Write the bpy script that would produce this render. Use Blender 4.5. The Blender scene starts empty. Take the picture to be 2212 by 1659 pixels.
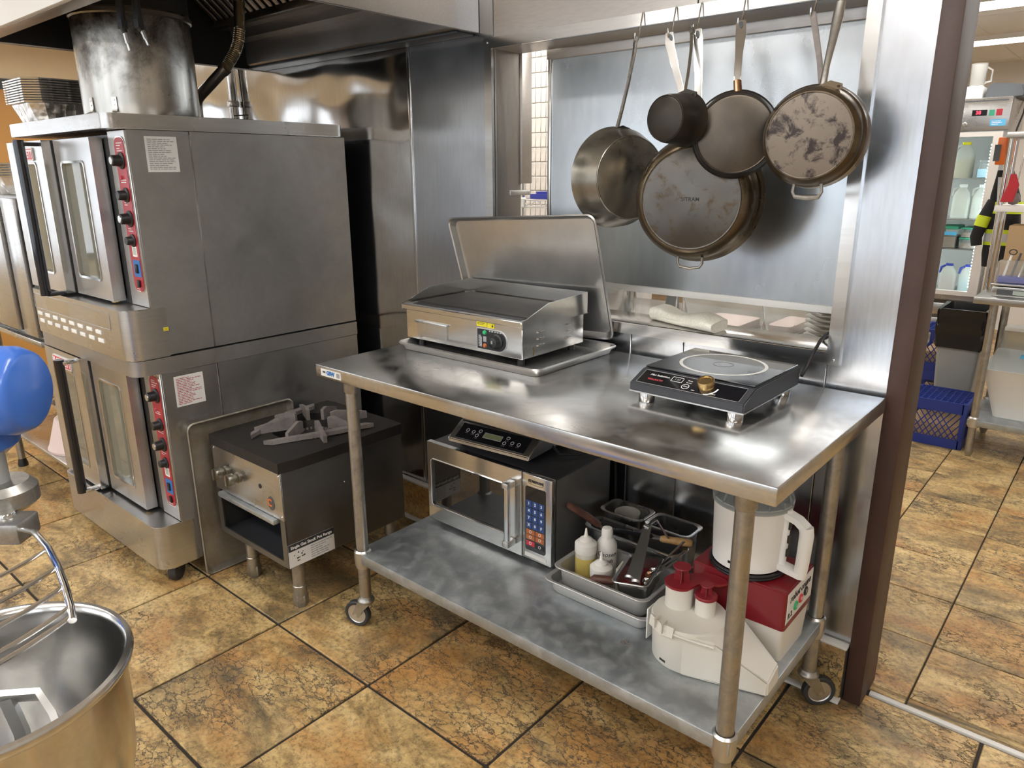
import bpy, bmesh, math, random
from mathutils import Vector as V, Matrix as M
random.seed(7)
sc = bpy.context.scene
R = math.radians
# ------------------------------------------------------------------ camera
cd = bpy.data.cameras.new('camera'); cam = bpy.data.objects.new('camera', cd); sc.collection.objects.link(cam); sc.camera = cam
yaw, pit, rol = R(40.647), R(16.133), R(-.332)
hd = V((-math.sin(yaw), math.cos(yaw), 0)); rt = V((math.cos(yaw), math.sin(yaw), 0)); upv = V((0, 0, 1))
fw = hd*math.cos(pit) - upv*math.sin(pit); uu = hd*math.sin(pit) + upv*math.cos(pit)
r2 = rt*math.cos(rol) + uu*math.sin(rol); u2 = uu*math.cos(rol) - rt*math.sin(rol)
m3 = M((r2, u2, -fw)).transposed(); cam.matrix_world = M.Translation((0, 0, 1.6)) @ m3.to_4x4()
cd.sensor_fit = 'HORIZONTAL'; cd.sensor_width = 36; cd.lens = 1574.6*36/2212; cd.clip_start = .02; cd.clip_end = 60
# ------------------------------------------------------------------ world and view
w = bpy.data.worlds.new('world'); sc.world = w; w.use_nodes = True
w.node_tree.nodes['Background'].inputs[0].default_value = (.80, .90, 1.0, 1); w.node_tree.nodes['Background'].inputs[1].default_value = 1.6
vs = sc.view_settings; vs.view_transform = 'Standard'; vs.look = 'None'; vs.gamma = 1; vs.use_curve_mapping = False; vs.exposure = 0.62
LAMP = 12.0      # ceiling diffusers
CEIL = 2.62
# ------------------------------------------------------------------ materials
MATS = {}
def nt(name):
    m = bpy.data.materials.new(name); m.use_nodes = True; t = m.node_tree; b = t.nodes['Principled BSDF']; MATS[name] = m
    return m, t, b
def plain(name, col, rough=.5, metal=0, emit=0, trans=0, ior=1.45, coat=0, spec=None, alpha=1):
    m, t, b = nt(name); b.inputs['Base Color'].default_value = (*col, 1); b.inputs['Roughness'].default_value = rough; b.inputs['Metallic'].default_value = metal
    if emit: b.inputs['Emission Color'].default_value = (*col, 1); b.inputs['Emission Strength'].default_value = emit
    if trans: b.inputs['Transmission Weight'].default_value = trans; b.inputs['IOR'].default_value = ior
    if coat: b.inputs['Coat Weight'].default_value = coat
    if spec is not None: b.inputs['Specular IOR Level'].default_value = spec
    if alpha < 1: b.inputs['Alpha'].default_value = alpha
    return m
def N(t, kind, **kw):
    n = t.nodes.new(kind)
    for k, v in kw.items():
        if k in n.inputs: n.inputs[k].default_value = v
        else: setattr(n, k, v)
    return n
def ramp(t, fac, stops):
    r = t.nodes.new('ShaderNodeValToRGB'); e = r.color_ramp.elements
    while len(e) < len(stops): e.new(.5)
    for i, (p, c) in enumerate(stops): e[i].position = p; e[i].color = (*c, 1) if len(c) == 3 else c
    t.links.new(fac, r.inputs[0]); return r.outputs[0]
def noise(t, vec, scale, detail=4, rough=.55, dist=0):
    n = N(t, 'ShaderNodeTexNoise', Scale=scale, Detail=detail, Roughness=rough, Distortion=dist); t.links.new(vec, n.inputs['Vector']); return n.outputs['Fac']
def mapped(t, scale, rnd=False, coord='Object'):
    tc = t.nodes.new('ShaderNodeTexCoord'); src = tc.outputs[coord]
    if rnd:
        oi = t.nodes.new('ShaderNodeObjectInfo'); mu = N(t, 'ShaderNodeMath', operation='MULTIPLY'); mu.inputs[1].default_value = 91.7
        t.links.new(oi.outputs['Random'], mu.inputs[0]); ad = N(t, 'ShaderNodeVectorMath', operation='ADD'); t.links.new(src, ad.inputs[0]); t.links.new(mu.outputs[0], ad.inputs[1]); src = ad.outputs[0]
    mp = t.nodes.new('ShaderNodeMapping'); mp.inputs['Scale'].default_value = scale; t.links.new(src, mp.inputs['Vector']); return mp.outputs[0], src
def mixc(t, fac, a, b):
    n = t.nodes.new('ShaderNodeMix'); n.data_type = 'RGBA'
    for s, v in ((n.inputs[0], fac), (n.inputs[6], a), (n.inputs[7], b)):
        if hasattr(v, 'links') or hasattr(v, 'is_linked'): t.links.new(v, s)
        else: s.default_value = v if not isinstance(v, tuple) else (*v, 1)
    return n.outputs[2]
def steel(name, col, rough=.28, brush=(1, 1, 60), dirt=None, dirtamt=.5, wave=0, wscale=2.2, rvar=.12, dscale=5, metal=1.0, sharp=None, radial=0, zsoot=None):
    brush = tuple(min(15, c) for c in brush)
    m, t, b = nt(name); v, raw = mapped(t, brush)
    n1 = noise(t, v, 9, 3, .6); n2 = noise(t, raw, 3.1, 5, .6)
    base = ramp(t, n1, [(.25, tuple(c*.93 for c in col)), (.75, tuple(min(1, c*1.06) for c in col))])
    if dirt:
        n3 = noise(t, raw, dscale, 7, .68, .4); 
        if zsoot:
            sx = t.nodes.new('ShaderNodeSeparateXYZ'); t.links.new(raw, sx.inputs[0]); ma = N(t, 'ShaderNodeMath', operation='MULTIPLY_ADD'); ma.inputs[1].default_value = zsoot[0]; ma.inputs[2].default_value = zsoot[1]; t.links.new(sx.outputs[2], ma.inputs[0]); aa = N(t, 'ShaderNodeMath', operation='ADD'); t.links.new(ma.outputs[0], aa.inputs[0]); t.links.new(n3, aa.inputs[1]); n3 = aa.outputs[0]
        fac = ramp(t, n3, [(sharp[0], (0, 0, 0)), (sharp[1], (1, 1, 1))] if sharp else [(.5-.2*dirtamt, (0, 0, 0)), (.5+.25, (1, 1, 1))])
        base = mixc(t, fac, base, dirt); mt = ramp(t, fac, [(0, (metal,)*3), (1, (.55*metal,)*3)]); t.links.new(mt, b.inputs['Metallic'])
    else: b.inputs['Metallic'].default_value = metal
    t.links.new(base, b.inputs['Base Color'])
    rr = ramp(t, n2, [(.2, (rough-rvar*.6,)*3), (.8, (rough+rvar,)*3)]); t.links.new(rr, b.inputs['Roughness'])
    if radial:
        b.inputs['Anisotropic'].default_value = radial; tg = t.nodes.new('ShaderNodeTangent'); tg.direction_type = 'RADIAL'; tg.axis = 'Z'; t.links.new(tg.outputs[0], b.inputs['Tangent'])
    if wave:
        n4 = noise(t, raw, wscale, 1, .4); bp2 = N(t, 'ShaderNodeBump', Strength=1.0, Distance=wave); t.links.new(n4, bp2.inputs['Height']); t.links.new(bp2.outputs[0], b.inputs['Normal'])
    return m
def speck(name, a, b2, scale, rough=.5, metal=0, lo=.4, hi=.6, detail=6, bump=0):
    m, t, b = nt(name); v, raw = mapped(t, (1, 1, 1)); n1 = noise(t, raw, scale, detail, .65)
    t.links.new(ramp(t, n1, [(lo, a), (hi, b2)]), b.inputs['Base Color']); b.inputs['Roughness'].default_value = rough; b.inputs['Metallic'].default_value = metal
    if bump:
        bp = N(t, 'ShaderNodeBump', Strength=.5, Distance=bump); t.links.new(n1, bp.inputs['Height']); t.links.new(bp.outputs[0], b.inputs['Normal'])
    return m
ST = (.56, .555, .545)
steel('steel', ST, .26, (1, 1, 60))
steel('steel_h', ST, .24, (2, 60, 60))
steel('steel_wall', (.54, .56, .59), .20, (60, 60, 1.2), wave=.010, wscale=1.7, rvar=.1)
steel('steel_reflect', (.63, .62, .60), .11, (60, 60, 1.2), wave=.030, wscale=2.6, rvar=.05)
steel('steel_panel', (.46, .485, .50), .25, (4, 4, 1), wave=.004, wscale=1.3, rvar=.05)
steel('steel_dark', (.23, .225, .215), .36, (1.2, 1.2, 1.2), dirt=(.15, .14, .125), dirtamt=.6, dscale=2.6)  # range steel, dim light around the range put into its darker colour
steel('steel_side', (.43, .425, .42), .34, (1.2, 1.2, 1.2), dirt=(.29, .28, .265), dirtamt=.6, wave=.004, wscale=3, dscale=2.3)
steel('steel_door', (.60, .60, .60), .30, (1, 60, 2))
steel('steel_bright', (.68, .675, .66), .17, (1, 60, 60), rvar=.08)
steel('steel_table', (.57, .565, .55), .19, (2.5, 40, 40), rvar=.13, dirt=(.40, .38, .35), dirtamt=.2, dscale=3.5)
steel('steel_hood', (.50, .47, .44), .36, (3, 40, 40))
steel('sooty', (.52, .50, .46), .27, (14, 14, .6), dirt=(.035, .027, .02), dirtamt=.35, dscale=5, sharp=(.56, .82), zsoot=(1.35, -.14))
steel('galv', (.40, .43, .445), .36, (2, 2, 2), dirt=(.50, .52, .52), dirtamt=.25, dscale=22, metal=.85)
steel('galv_leg', (.45, .44, .41), .32, (30, 30, 2), dirt=(.22, .20, .17), dirtamt=.3, dscale=14)
steel('alu', (.62, .62, .61), .34, (1.5, 1.5, 1.5), rvar=.1)
steel('alu_dirty', (.40, .37, .31), .48, (2, 2, 2), dirt=(.16, .11, .06), dirtamt=.55, dscale=4, metal=.8)
steel('tray_metal', (.60, .60, .585), .36, (1, 1, 1), metal=.55)
steel('pan_steel', (.27, .255, .22), .27, (1, 1, 1), dirt=(.19, .16, .115), dirtamt=.5, dscale=9)
steel('pan_used', (.115, .107, .096), .33, (1, 1, 1), dirt=(.075, .05, .028), dirtamt=.55, dscale=26, sharp=(.53, .66), radial=.75)
steel('pan_plain', (.098, .085, .072), .36, (1, 1, 1), dirt=(.12, .095, .07), dirtamt=.4, dscale=7, radial=.6)
steel('pan_burnt', (.175, .142, .11), .5, (1, 1, 1), dirt=(.020, .011, .009), dirtamt=.8, dscale=21, metal=.3, sharp=(.485, .59))
steel('pan_dark', (.038, .032, .026), .36, (1, 1, 1), dirt=(.03, .025, .02), dirtamt=.5, dscale=6, metal=.7)
steel('pan_rim', (.15, .12, .078), .27, (1, 1, 1), dirt=(.10, .06, .03), dirtamt=.6, dscale=8)
steel('chrome', (.72, .72, .72), .10, (1, 1, 1), rvar=.04)
steel('iron', (.030, .026, .023), .62, (1, 1, 1), dirt=(.014, .012, .010), dirtamt=.6, dscale=12, metal=.4)
steel('grate', (.24, .21, .195), .6, (1, 1, 1), dirt=(.13, .11, .10), dirtamt=.5, dscale=16, metal=.3)
steel('brass', (.55, .38, .17), .22, (1, 1, 1))
steel('copper', (.48, .27, .16), .25, (1, 1, 1))
steel('foil', (.62, .60, .57), .26, (1, 1, 1), wave=.008, wscale=30)
steel('flex_metal', (.40, .34, .22), .28, (1, 1, 1))
plain('black', (.012, .012, .013), .42); plain('black_gloss', (.008, .008, .010), .09, coat=.3); plain('black_glass', (.012, .011, .010), .05, coat=.6)
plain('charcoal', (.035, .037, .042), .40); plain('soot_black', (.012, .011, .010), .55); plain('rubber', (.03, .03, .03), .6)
plain('white', (.80, .79, .75), .45); plain('offwhite', (.68, .65, .58), .45); plain('white_cap', (.85, .83, .78), .4); plain('cream_plastic', (.74, .70, .58), .5)
plain('label_white', (.72, .71, .68), .55); plain('ink', (.03, .03, .03), .6); plain('ink_red', (.40, .05, .06), .6); plain('ink_grey', (.30, .30, .30), .6); plain('ink_white', (.82, .82, .82), .6); plain('ink_blue', (.02, .15, .42), .5)
plain('red_panel', (.36, .022, .036), .38); plain('maroon', (.19, .008, .014), .33, coat=.2); plain('red_lid', (.23, .012, .02), .35); plain('red_bright', (.55, .03, .05), .4); plain('green_btn', (.03, .42, .16), .4); plain('blue_key', (.02, .06, .22), .4); plain('orange_key', (.42, .12, .03), .4)
plain('yellow_label', (.85, .72, .02), .5); plain('lcd', (.20, .23, .11), .3); plain('lcd_dim', (.40, .46, .40), .3)
plain('blue_paint', (.055, .17, .62), .28, coat=.35); plain('blue_crate', (.015, .035, .22), .45); plain('blue_lid', (.03, .05, .38), .4)
plain('grey_bin', (.30, .31, .30), .5); plain('bin_bag', (.012, .012, .013), .25); plain('grey_dark', (.07, .075, .08), .5)
plain('oil', (.60, .47, .13), .3); plain('bottle_clear', (.60, .58, .50), .3); plain('brown_liquid', (.34, .29, .17), .3); plain('milk', (.86, .86, .80), .3); plain('clear_plastic', (.93, .94, .92), .12, trans=.85, ior=1.15); plain('frosted', (.86, .85, .78), .35, trans=.55, ior=1.2)
plain('smoke_plastic', (.62, .66, .66), .10, trans=.8, ior=1.2); plain('glass', (.93, .97, .95), .02, trans=1.0, ior=1.08); plain('oven_glass', (.30, .30, .24), .05, trans=.45, ior=1.2, coat=.5)
plain('blue_liquid', (.45, .72, .88), .3); plain('pink_liquid', (.80, .52, .52), .3); plain('pinkish', (.66, .52, .48), .5)
plain('orange', (.75, .16, .02), .4); plain('hivis', (.62, .75, .02), .5); plain('silver_tape', (.55, .56, .57), .4); plain('cloth_black', (.012, .012, .014), .85); plain('red_cloth', (.45, .02, .03), .7); plain('cardboard', (.42, .28, .15), .8)
plain('green_lid', (.04, .30, .17), .4); plain('beans', (.26, .15, .09), .6); plain('led', (.75, .92, 1.0), .4, emit=22.0); plain('led_red', (1, .04, .08), .4, emit=1.2); plain('sticker_blue', (.10, .42, .70), .5)
plain('wall_white', (.72, .68, .63), .7); plain('ceiling_white', (.78, .75, .70), .8); plain('beige', (.80, .65, .43), .8); plain('wall_tan', (.62, .60, .56), .85); plain('wood_orange', (.48, .24, .06), .55)
plain('diffuser', (1.0, .985, .965), .5, emit=LAMP); plain('grout_dark', (.028, .022, .017), .9); plain('strip_white', (.66, .64, .60), .5)
plain('window_glow', (.78, .88, 1.0), .5, emit=2.2); plain('window_glow_side', (.84, .91, 1.0), .5, emit=1.1)
speck('brown_paint', (.045, .021, .015), (.066, .033, .025), 5, .5, lo=.35, hi=.7, bump=.004)
speck('wood_handle', (.45, .25, .08), (.62, .38, .15), 26, .5); speck('wood_dark', (.075, .028, .018), (.14, .06, .04), 30, .5)
speck('towel', (.78, .75, .64), (.90, .87, .77), 160, .95, bump=.003); speck('tile_white', (.62, .57, .50), (.74, .69, .62), 8, .2)
speck('sauce', (.20, .01, .015), (.30, .03, .03), 12, .2); speck('griddle_plate', (.018, .016, .014), (.040, .036, .031), 5, .6)
# slate look floor tile
def tile_mat(name):
    m, t, b = nt(name); v, src = mapped(t, (1, 1, 1), rnd=True)
    mp = t.nodes.new('ShaderNodeMapping'); mp.inputs['Rotation'].default_value = (0, 0, R(25)); mp.inputs['Scale'].default_value = (1.0, 1.7, 1); t.links.new(src, mp.inputs['Vector']); sv = mp.outputs[0]
    big = noise(t, sv, 2.3, 5, .6, .5); mid = noise(t, sv, 5.5, 10, .74, .5); fine = noise(t, src, 70, 6, .75); pat = noise(t, sv, 1.9, 8, .68, .8)
    c = ramp(t, mid, [(.30, (.13, .098, .048)), (.42, (.33, .222, .092)), (.52, (.54, .375, .16)), (.64, (.66, .49, .235)), (.80, (.40, .27, .12))])
    c = mixc(t, ramp(t, big, [(.46, (0, 0, 0)), (.64, (.8, .8, .8))]), c, (.45, .22, .065))
    c = mixc(t, ramp(t, pat, [(.50, (0, 0, 0)), (.66, (.82, .82, .82))]), c, (.100, .082, .050))
    ad = N(t, 'ShaderNodeVectorMath', operation='ADD'); nz = N(t, 'ShaderNodeTexNoise', Scale=9.0, Detail=5, Roughness=.7); t.links.new(sv, nz.inputs['Vector']); sc_ = N(t, 'ShaderNodeVectorMath', operation='SCALE'); sc_.inputs['Scale'].default_value = .16; t.links.new(nz.outputs['Color'], sc_.inputs[0]); t.links.new(sv, ad.inputs[0]); t.links.new(sc_.outputs[0], ad.inputs[1])
    vo = N(t, 'ShaderNodeTexVoronoi', Scale=19.0, feature='DISTANCE_TO_EDGE'); t.links.new(ad.outputs[0], vo.inputs['Vector'])
    vein = ramp(t, vo.outputs['Distance'], [(0, (1, 1, 1)), (.07, (0, 0, 0))]); msk = ramp(t, noise(t, sv, 2.7, 4, .6), [(.46, (0, 0, 0)), (.58, (1, 1, 1))])
    mm = N(t, 'ShaderNodeMath', operation='MULTIPLY'); t.links.new(vein, mm.inputs[0]); t.links.new(msk, mm.inputs[1]); c = mixc(t, mm.outputs[0], c, (.030, .023, .015))
    fr = ramp(t, fine, [(.36, (.45, .43, .40)), (.5, (1, 1, 1)), (.68, (1.25, 1.22, 1.15))]); mx = t.nodes.new('ShaderNodeMix'); mx.data_type = 'RGBA'; mx.blend_type = 'MULTIPLY'; mx.inputs[0].default_value = .9; t.links.new(c, mx.inputs[6]); t.links.new(fr, mx.inputs[7])
    t.links.new(mx.outputs[2], b.inputs['Base Color'])
    t.links.new(ramp(t, mid, [(.3, (.28,)*3), (.7, (.45,)*3)]), b.inputs['Roughness'])
    hs = N(t, 'ShaderNodeMath', operation='SUBTRACT'); t.links.new(mid, hs.inputs[0]); t.links.new(mm.outputs[0], hs.inputs[1])
    bp = N(t, 'ShaderNodeBump', Strength=.5, Distance=.006); t.links.new(hs.outputs[0], bp.inputs['Height']); t.links.new(bp.outputs[0], b.inputs['Normal'])
tile_mat('slate')
# ------------------------------------------------------------------ mesh helpers
COL = sc.collection
def newbm(): return bmesh.new()
def bx(bm, x0, x1, y0, y1, z0, z1, bev=0, seg=2, mat=None):
    g = bmesh.ops.create_cube(bm, size=1); vs_ = g['verts']
    bmesh.ops.transform(bm, matrix=M.Translation(((x0+x1)/2, (y0+y1)/2, (z0+z1)/2)) @ M.Diagonal((abs(x1-x0), abs(y1-y0), abs(z1-z0), 1)), verts=vs_)
    if bev:
        es = list({e for v in vs_ for e in v.link_edges}); r = bmesh.ops.bevel(bm, geom=es, offset=bev, segments=seg, affect='EDGES', profile=.5); vs_ = r['verts']
    if mat is not None: bmesh.ops.transform(bm, matrix=mat, verts=list({v for v in vs_}))
    return bm
def box(*a, **k): return bx(newbm(), *a, **k)
def frame(d):
    d = d.normalized(); a = V((0, 0, 1)) if abs(d.z) < .9 else V((1, 0, 0)); s = d.cross(a).normalized(); return s, s.cross(d).normalized()
def tube(bm, pts, r, seg=10, closed=False, caps=True, flat=None):
    pts = [V(p) for p in pts]; n = len(pts); rs = r if isinstance(r, (list, tuple)) else [r]*n; rings = []; s = None
    for i, p in enumerate(pts):
        d = (pts[(i+1) % n]-pts[i-1]) if closed else (pts[min(i+1, n-1)]-pts[max(i-1, 0)])
        if d.length < 1e-9: d = V((0, 0, 1))
        d.normalize()
        if s is None: s, q = frame(d)
        else: s = (s - d*s.dot(d)); s = s.normalized() if s.length > 1e-6 else frame(d)[0]; q = s.cross(d)
        fs, fq = flat if flat else (1, 1)
        rings.append([bm.verts.new(p + (s*math.cos(2*math.pi*k/seg)*fs + q*math.sin(2*math.pi*k/seg)*fq)*rs[i]) for k in range(seg)])
    m = n if closed else n-1
    for i in range(m):
        a, b = rings[i], rings[(i+1) % n]
        for k in range(seg): bm.faces.new((a[k], a[(k+1) % seg], b[(k+1) % seg], b[k]))
    if caps and not closed: bm.faces.new(rings[0][::-1]); bm.faces.new(rings[-1])
    return bm
def strip(bm, pts, wv, half, th):
    """flat bar: pts path, wv width direction, half width(s), thickness"""
    pts = [V(p) for p in pts]; n = len(pts); hw = half if isinstance(half, (list, tuple)) else [half]*n; wv = V(wv).normalized(); rings = []
    for i, p in enumerate(pts):
        d = (pts[min(i+1, n-1)]-pts[max(i-1, 0)]).normalized(); nn = d.cross(wv).normalized()*th/2; ww = wv*hw[i]
        rings.append([bm.verts.new(p+ww+nn), bm.verts.new(p-ww+nn), bm.verts.new(p-ww-nn), bm.verts.new(p+ww-nn)])
    for i in range(n-1):
        a, b = rings[i], rings[i+1]
        for k in range(4): bm.faces.new((a[k], a[(k+1) % 4], b[(k+1) % 4], b[k]))
    bm.faces.new(rings[0][::-1]); bm.faces.new(rings[-1]); return bm
def cyl(bm, p0, p1, r0, r1=None, seg=20): return tube(bm, [p0, p1], [r0, r0 if r1 is None else r1], seg)
def axisM(o, z, x=None):
    z = V(z).normalized(); x = V(x) if x is not None else (V((1, 0, 0)) if abs(z.x) < .9 else V((0, 1, 0))); y = z.cross(x).normalized(); x = y.cross(z)
    m = M((x, y, z)).transposed().to_4x4(); m.translation = V(o); return m
def lathe(bm, prof, seg=32, mat=None, a0=0, a1=2*math.pi):
    full = abs(a1-a0-2*math.pi) < 1e-6; nseg = seg if full else seg+1; rings = []; mat = mat or M()
    for r, z in prof:
        if r < 1e-6: rings.append([bm.verts.new(mat @ V((0, 0, z)))])
        else: rings.append([bm.verts.new(mat @ V((r*math.cos(a0+(a1-a0)*k/seg), r*math.sin(a0+(a1-a0)*k/seg), z))) for k in range(nseg)])
    for a, b in zip(rings, rings[1:]):
        for k in range(seg):
            k2 = (k+1) % nseg
            if len(a) == 1 and len(b) == 1: continue
            if len(a) == 1: bm.faces.new((a[0], b[k], b[k2]))
            elif len(b) == 1: bm.faces.new((a[k], a[k2], b[0]))
            else: bm.faces.new((a[k], a[k2], b[k2], b[k]))
    return bm
def prism(bm, poly, f0, f1):
    """poly: list of 2-D points; f0/f1 map them onto the two end faces"""
    a = [bm.verts.new(f0(*p)) for p in poly]; b = [bm.verts.new(f1(*p)) for p in poly]; n = len(poly)
    bm.faces.new(a[::-1]); bm.faces.new(b)
    for i in range(n): bm.faces.new((a[i], a[(i+1) % n], b[(i+1) % n], b[i]))
    return bm
def prX(bm, poly, x0, x1): return prism(bm, poly, lambda y, z: V((x0, y, z)), lambda y, z: V((x1, y, z)))
def prY(bm, poly, y0, y1): return prism(bm, poly, lambda x, z: V((x, y0, z)), lambda x, z: V((x, y1, z)))
def prZ(bm, poly, z0, z1): return prism(bm, poly, lambda x, y: V((x, y, z0)), lambda x, y: V((x, y, z1)))
def rrect(x0, x1, y0, y1, r, n=5):
    o = []
    for cx, cy, a in ((x1-r, y1-r, 0), (x0+r, y1-r, 90), (x0+r, y0+r, 180), (x1-r, y0+r, 270)):
        for k in range(n+1): t = R(a+90*k/n); o.append((cx+r*math.cos(t), cy+r*math.sin(t)))
    return o
def loft(bm, rings, cap0=True, cap1=True):
    vr = [[bm.verts.new(p) for p in r] for r in rings]; n = len(vr[0])
    for a, b in zip(vr, vr[1:]):
        for k in range(n): bm.faces.new((a[k], a[(k+1) % n], b[(k+1) % n], b[k]))
    if cap0: bm.faces.new(vr[0][::-1])
    if cap1: bm.faces.new(vr[-1])
    return bm
def xf(bm, m): bmesh.ops.transform(bm, matrix=m, verts=bm.verts[:]); return bm
WM = {}
def link(name, bm, mat, parent=None, world=True, smooth=40):
    bmesh.ops.recalc_face_normals(bm, faces=bm.faces[:])
    if parent is not None and world: bmesh.ops.transform(bm, matrix=WM[parent.name].inverted(), verts=bm.verts[:])
    me = bpy.data.meshes.new(name); bm.to_mesh(me); bm.free()
    for p in me.polygons: p.use_smooth = True
    me.set_sharp_from_angle(angle=R(smooth)); me.materials.append(MATS[mat])
    o = bpy.data.objects.new(name, me); COL.objects.link(o); o.parent = parent; WM[o.name] = WM[parent.name].copy() if parent is not None else M(); return o
def tag(o, label, cat, group=None):
    o['label'] = label; o['category'] = cat
    if group: o['group'] = group
    return o
def thing(name, label, cat, loc=(0, 0, 0), rz=0, group=None):
    o = bpy.data.objects.new(name, None); COL.objects.link(o); o.location = loc; o.rotation_euler = (0, 0, rz); o.empty_display_size = .05
    WM[o.name] = M.Translation(loc) @ M.Rotation(rz, 4, 'Z'); return tag(o, label, cat, group)
def struct(name, bm, mat): o = link(name, bm, mat); o['kind'] = 'structure'; return o
def dup(root, loc, rz=None, label=None):
    r = root.copy(); COL.objects.link(r); r.location = loc
    if rz is not None: r.rotation_euler = (0, 0, rz)
    if label: r['label'] = label
    for ch in list(root.children):
        c = ch.copy(); COL.objects.link(c); c.parent = r
        for g in ch.children: d = g.copy(); COL.objects.link(d); d.parent = c
    return r
def text(s, size, mat, parent, o, right, up, name='lettering', ext=.0004, align='CENTER', shear=0, bold=0, bend=None, world=True, sx=1):
    cu = bpy.data.curves.new('txt', 'FONT'); cu.body = s; cu.size = size; cu.extrude = ext; cu.align_x = align; cu.align_y = 'CENTER'; cu.shear = shear; cu.offset = bold; cu.resolution_u = 3
    ob = bpy.data.objects.new('txt', cu); me = bpy.data.meshes.new_from_object(ob); bm = newbm(); bm.from_mesh(me); bpy.data.objects.remove(ob); bpy.data.meshes.remove(me); bpy.data.curves.remove(cu)
    right = V(right).normalized(); up = V(up).normalized(); n = right.cross(up)
    if bend:
        for v in bm.verts: a = v.co.x*sx/bend; v.co = V((math.sin(a)*(bend+v.co.z), v.co.y, math.cos(a)*(bend+v.co.z)-bend))
    elif sx != 1:
        for v in bm.verts: v.co.x *= sx
    mm = M((right, up, n)).transposed().to_4x4(); mm.translation = V(o); xf(bm, mm); return link(name, bm, mat, parent, world)
def lines(parent, mat, o, right, up, w, h, n, lw=.35, name='print', jitter=.5, th=.0004):
    """small print too fine to read: short dashes"""
    bm = newbm(); right = V(right).normalized(); up = V(up).normalized(); nn = right.cross(up)*th; o = V(o); step = h/n
    for i in range(n):
        y = h/2-step*(i+.5); x = -w/2; L = w*(1-random.random()*jitter)
        while x < -w/2+L:
            d = min(random.uniform(.06, .2)*w, -w/2+L-x); a = o+right*x+up*(y-step*lw/2); vs_ = [a, a+right*d, a+right*d+up*step*lw, a+up*step*lw]
            va = [bm.verts.new(p+nn) for p in vs_]; bm.faces.new(va); x += d+w*.025
    ob = link(name, bm, mat, parent); return ob
# ================================================================== ROOM
YW = 2.15; YB = 2.30
floor = struct('floor', box(-7.2, 3.2, -3.4, 9.0, -.06, -.006), 'grout_dark')
tb = box(-.2562, .2562, -.2562, .2562, -.012, 0, bev=.0025, seg=1); t0 = link('tile', tb, 'slate', floor); tmesh = t0.data; first = True
def put_tile(me, x, y, sx=1, sy=1, z=0, rz=0):
    global first
    if first and me is tmesh: o = t0; first = False
    else: o = bpy.data.objects.new('tile', me); COL.objects.link(o); o.parent = floor
    o.location = (x, y, z); o.scale = (sx, sy, 1); o.rotation_euler = (0, 0, rz); return o
S = .522
for i in range(-9, 5):
    for j in range(-3, 2):
        x = -1.67+S*(i+.5); y = 1.215+S*(j+.5); sy = 1.0
        if j == 1: sy = (2.215-(1.215+S))/S; y = (2.215+1.215+S)/2
        if -6.3 < x < 1.0: put_tile(tmesh, x, y, 1, sy, 0, random.choice((0, math.pi)))
sb = box(-.1700, .1700, -.1700, .1700, -.012, 0, bev=.002, seg=1); s0 = link('tile', sb, 'slate', floor); s0.location = (-.315-.1725, 2.28+.1725, 0); smesh = s0.data
for i in range(-4, 5):
    for j in range(0, 14):
        if (i, j) == (-1, 0): continue
        put_tile(smesh, -.315+.345*(i+.5), 2.28+.345*(j+.5))
for i in range(-4, 5): put_tile(smesh, -.315+.345*(i+.5), 2.2605, 1, .036/.34)
fb = newbm(); bx(fb, -7.2, 3.2, -3.4, -.36, -.012, -.001); bx(fb, .94, 3.2, -.36, 2.2, -.012, -.001); bx(fb, -7.2, -6.3, -.36, 9, -.012, -.001); bx(fb, -6.3, -1.7, 2.3, 9, -.012, -.001); bx(fb, 1.24, 3.2, 2.28, 9, -.012, -.001); bx(fb, -1.7, 1.24, 7.12, 9, -.012, -.001)
o = link('tile_field', fb, 'slate', floor); o['kind'] = 'stuff'
struct('trim_1', box(-.415, 1.6, 2.218, 2.238, -.01, .004, bev=.002), 'strip_white')
ceil = struct('ceiling', box(-7.2, 3.2, -3.4, 9.0, CEIL, CEIL+.1), 'ceiling_white')
cg = newbm()
for i in range(-5, 3): bx(cg, i*1.22-.012, i*1.22+.012, -3.4, 9, CEIL-.006, CEIL+.004)
for j in range(-3, 8): bx(cg, -7.2, 3.2, j*1.22+.2-.012, j*1.22+.2+.012, CEIL-.0065, CEIL+.003)
link('ceiling_grid', cg, 'ceiling_white', ceil)
# outer walls
struct('wall_right', box(3.2, 3.3, -3.4, 9.0, 0, CEIL), 'wall_tan')
wf = struct('wall_far', box(-7.2, 3.2, 9.0, 9.1, 0, CEIL), 'wall_white')
wlb = newbm(); WY = [(-3.1, -1.7), (-1.5, -.1), (.05, 1.05)]; ys = -3.4
for a, b in WY: bx(wlb, -7.3, -7.2, ys, a, 0, CEIL); bx(wlb, -7.3, -7.2, a, b, 0, .9); bx(wlb, -7.3, -7.2, a, b, 2.25, CEIL); ys = b
bx(wlb, -7.3, -7.2, ys, 9.0, 0, CEIL); wl = struct('wall_left', wlb, 'beige')
for i, (a, b) in enumerate(WY):
    f = newbm(); bx(f, -7.27, -7.18, a, b, .88, .93); bx(f, -7.27, -7.18, a, b, 2.22, 2.27); bx(f, -7.27, -7.18, a, a+.05, .9, 2.25); bx(f, -7.27, -7.18, b-.05, b, .9, 2.25)
    wnd = struct('window_%d' % (i+5), f, 'charcoal'); link('pane', box(-7.25, -7.24, a+.03, b-.03, .91, 2.24), 'window_glow_side', wnd)  # unseen left-wall windows, added to brighten reflections in wall steel and oven doors
link('wood_panel', box(-7.2, -7.18, 1.25, 5.0, 0, 2.27), 'wood_orange', wl); link('dark_band', box(-7.2, -7.17, 1.25, 5.0, 2.27, 2.35), 'black', wl)
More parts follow.
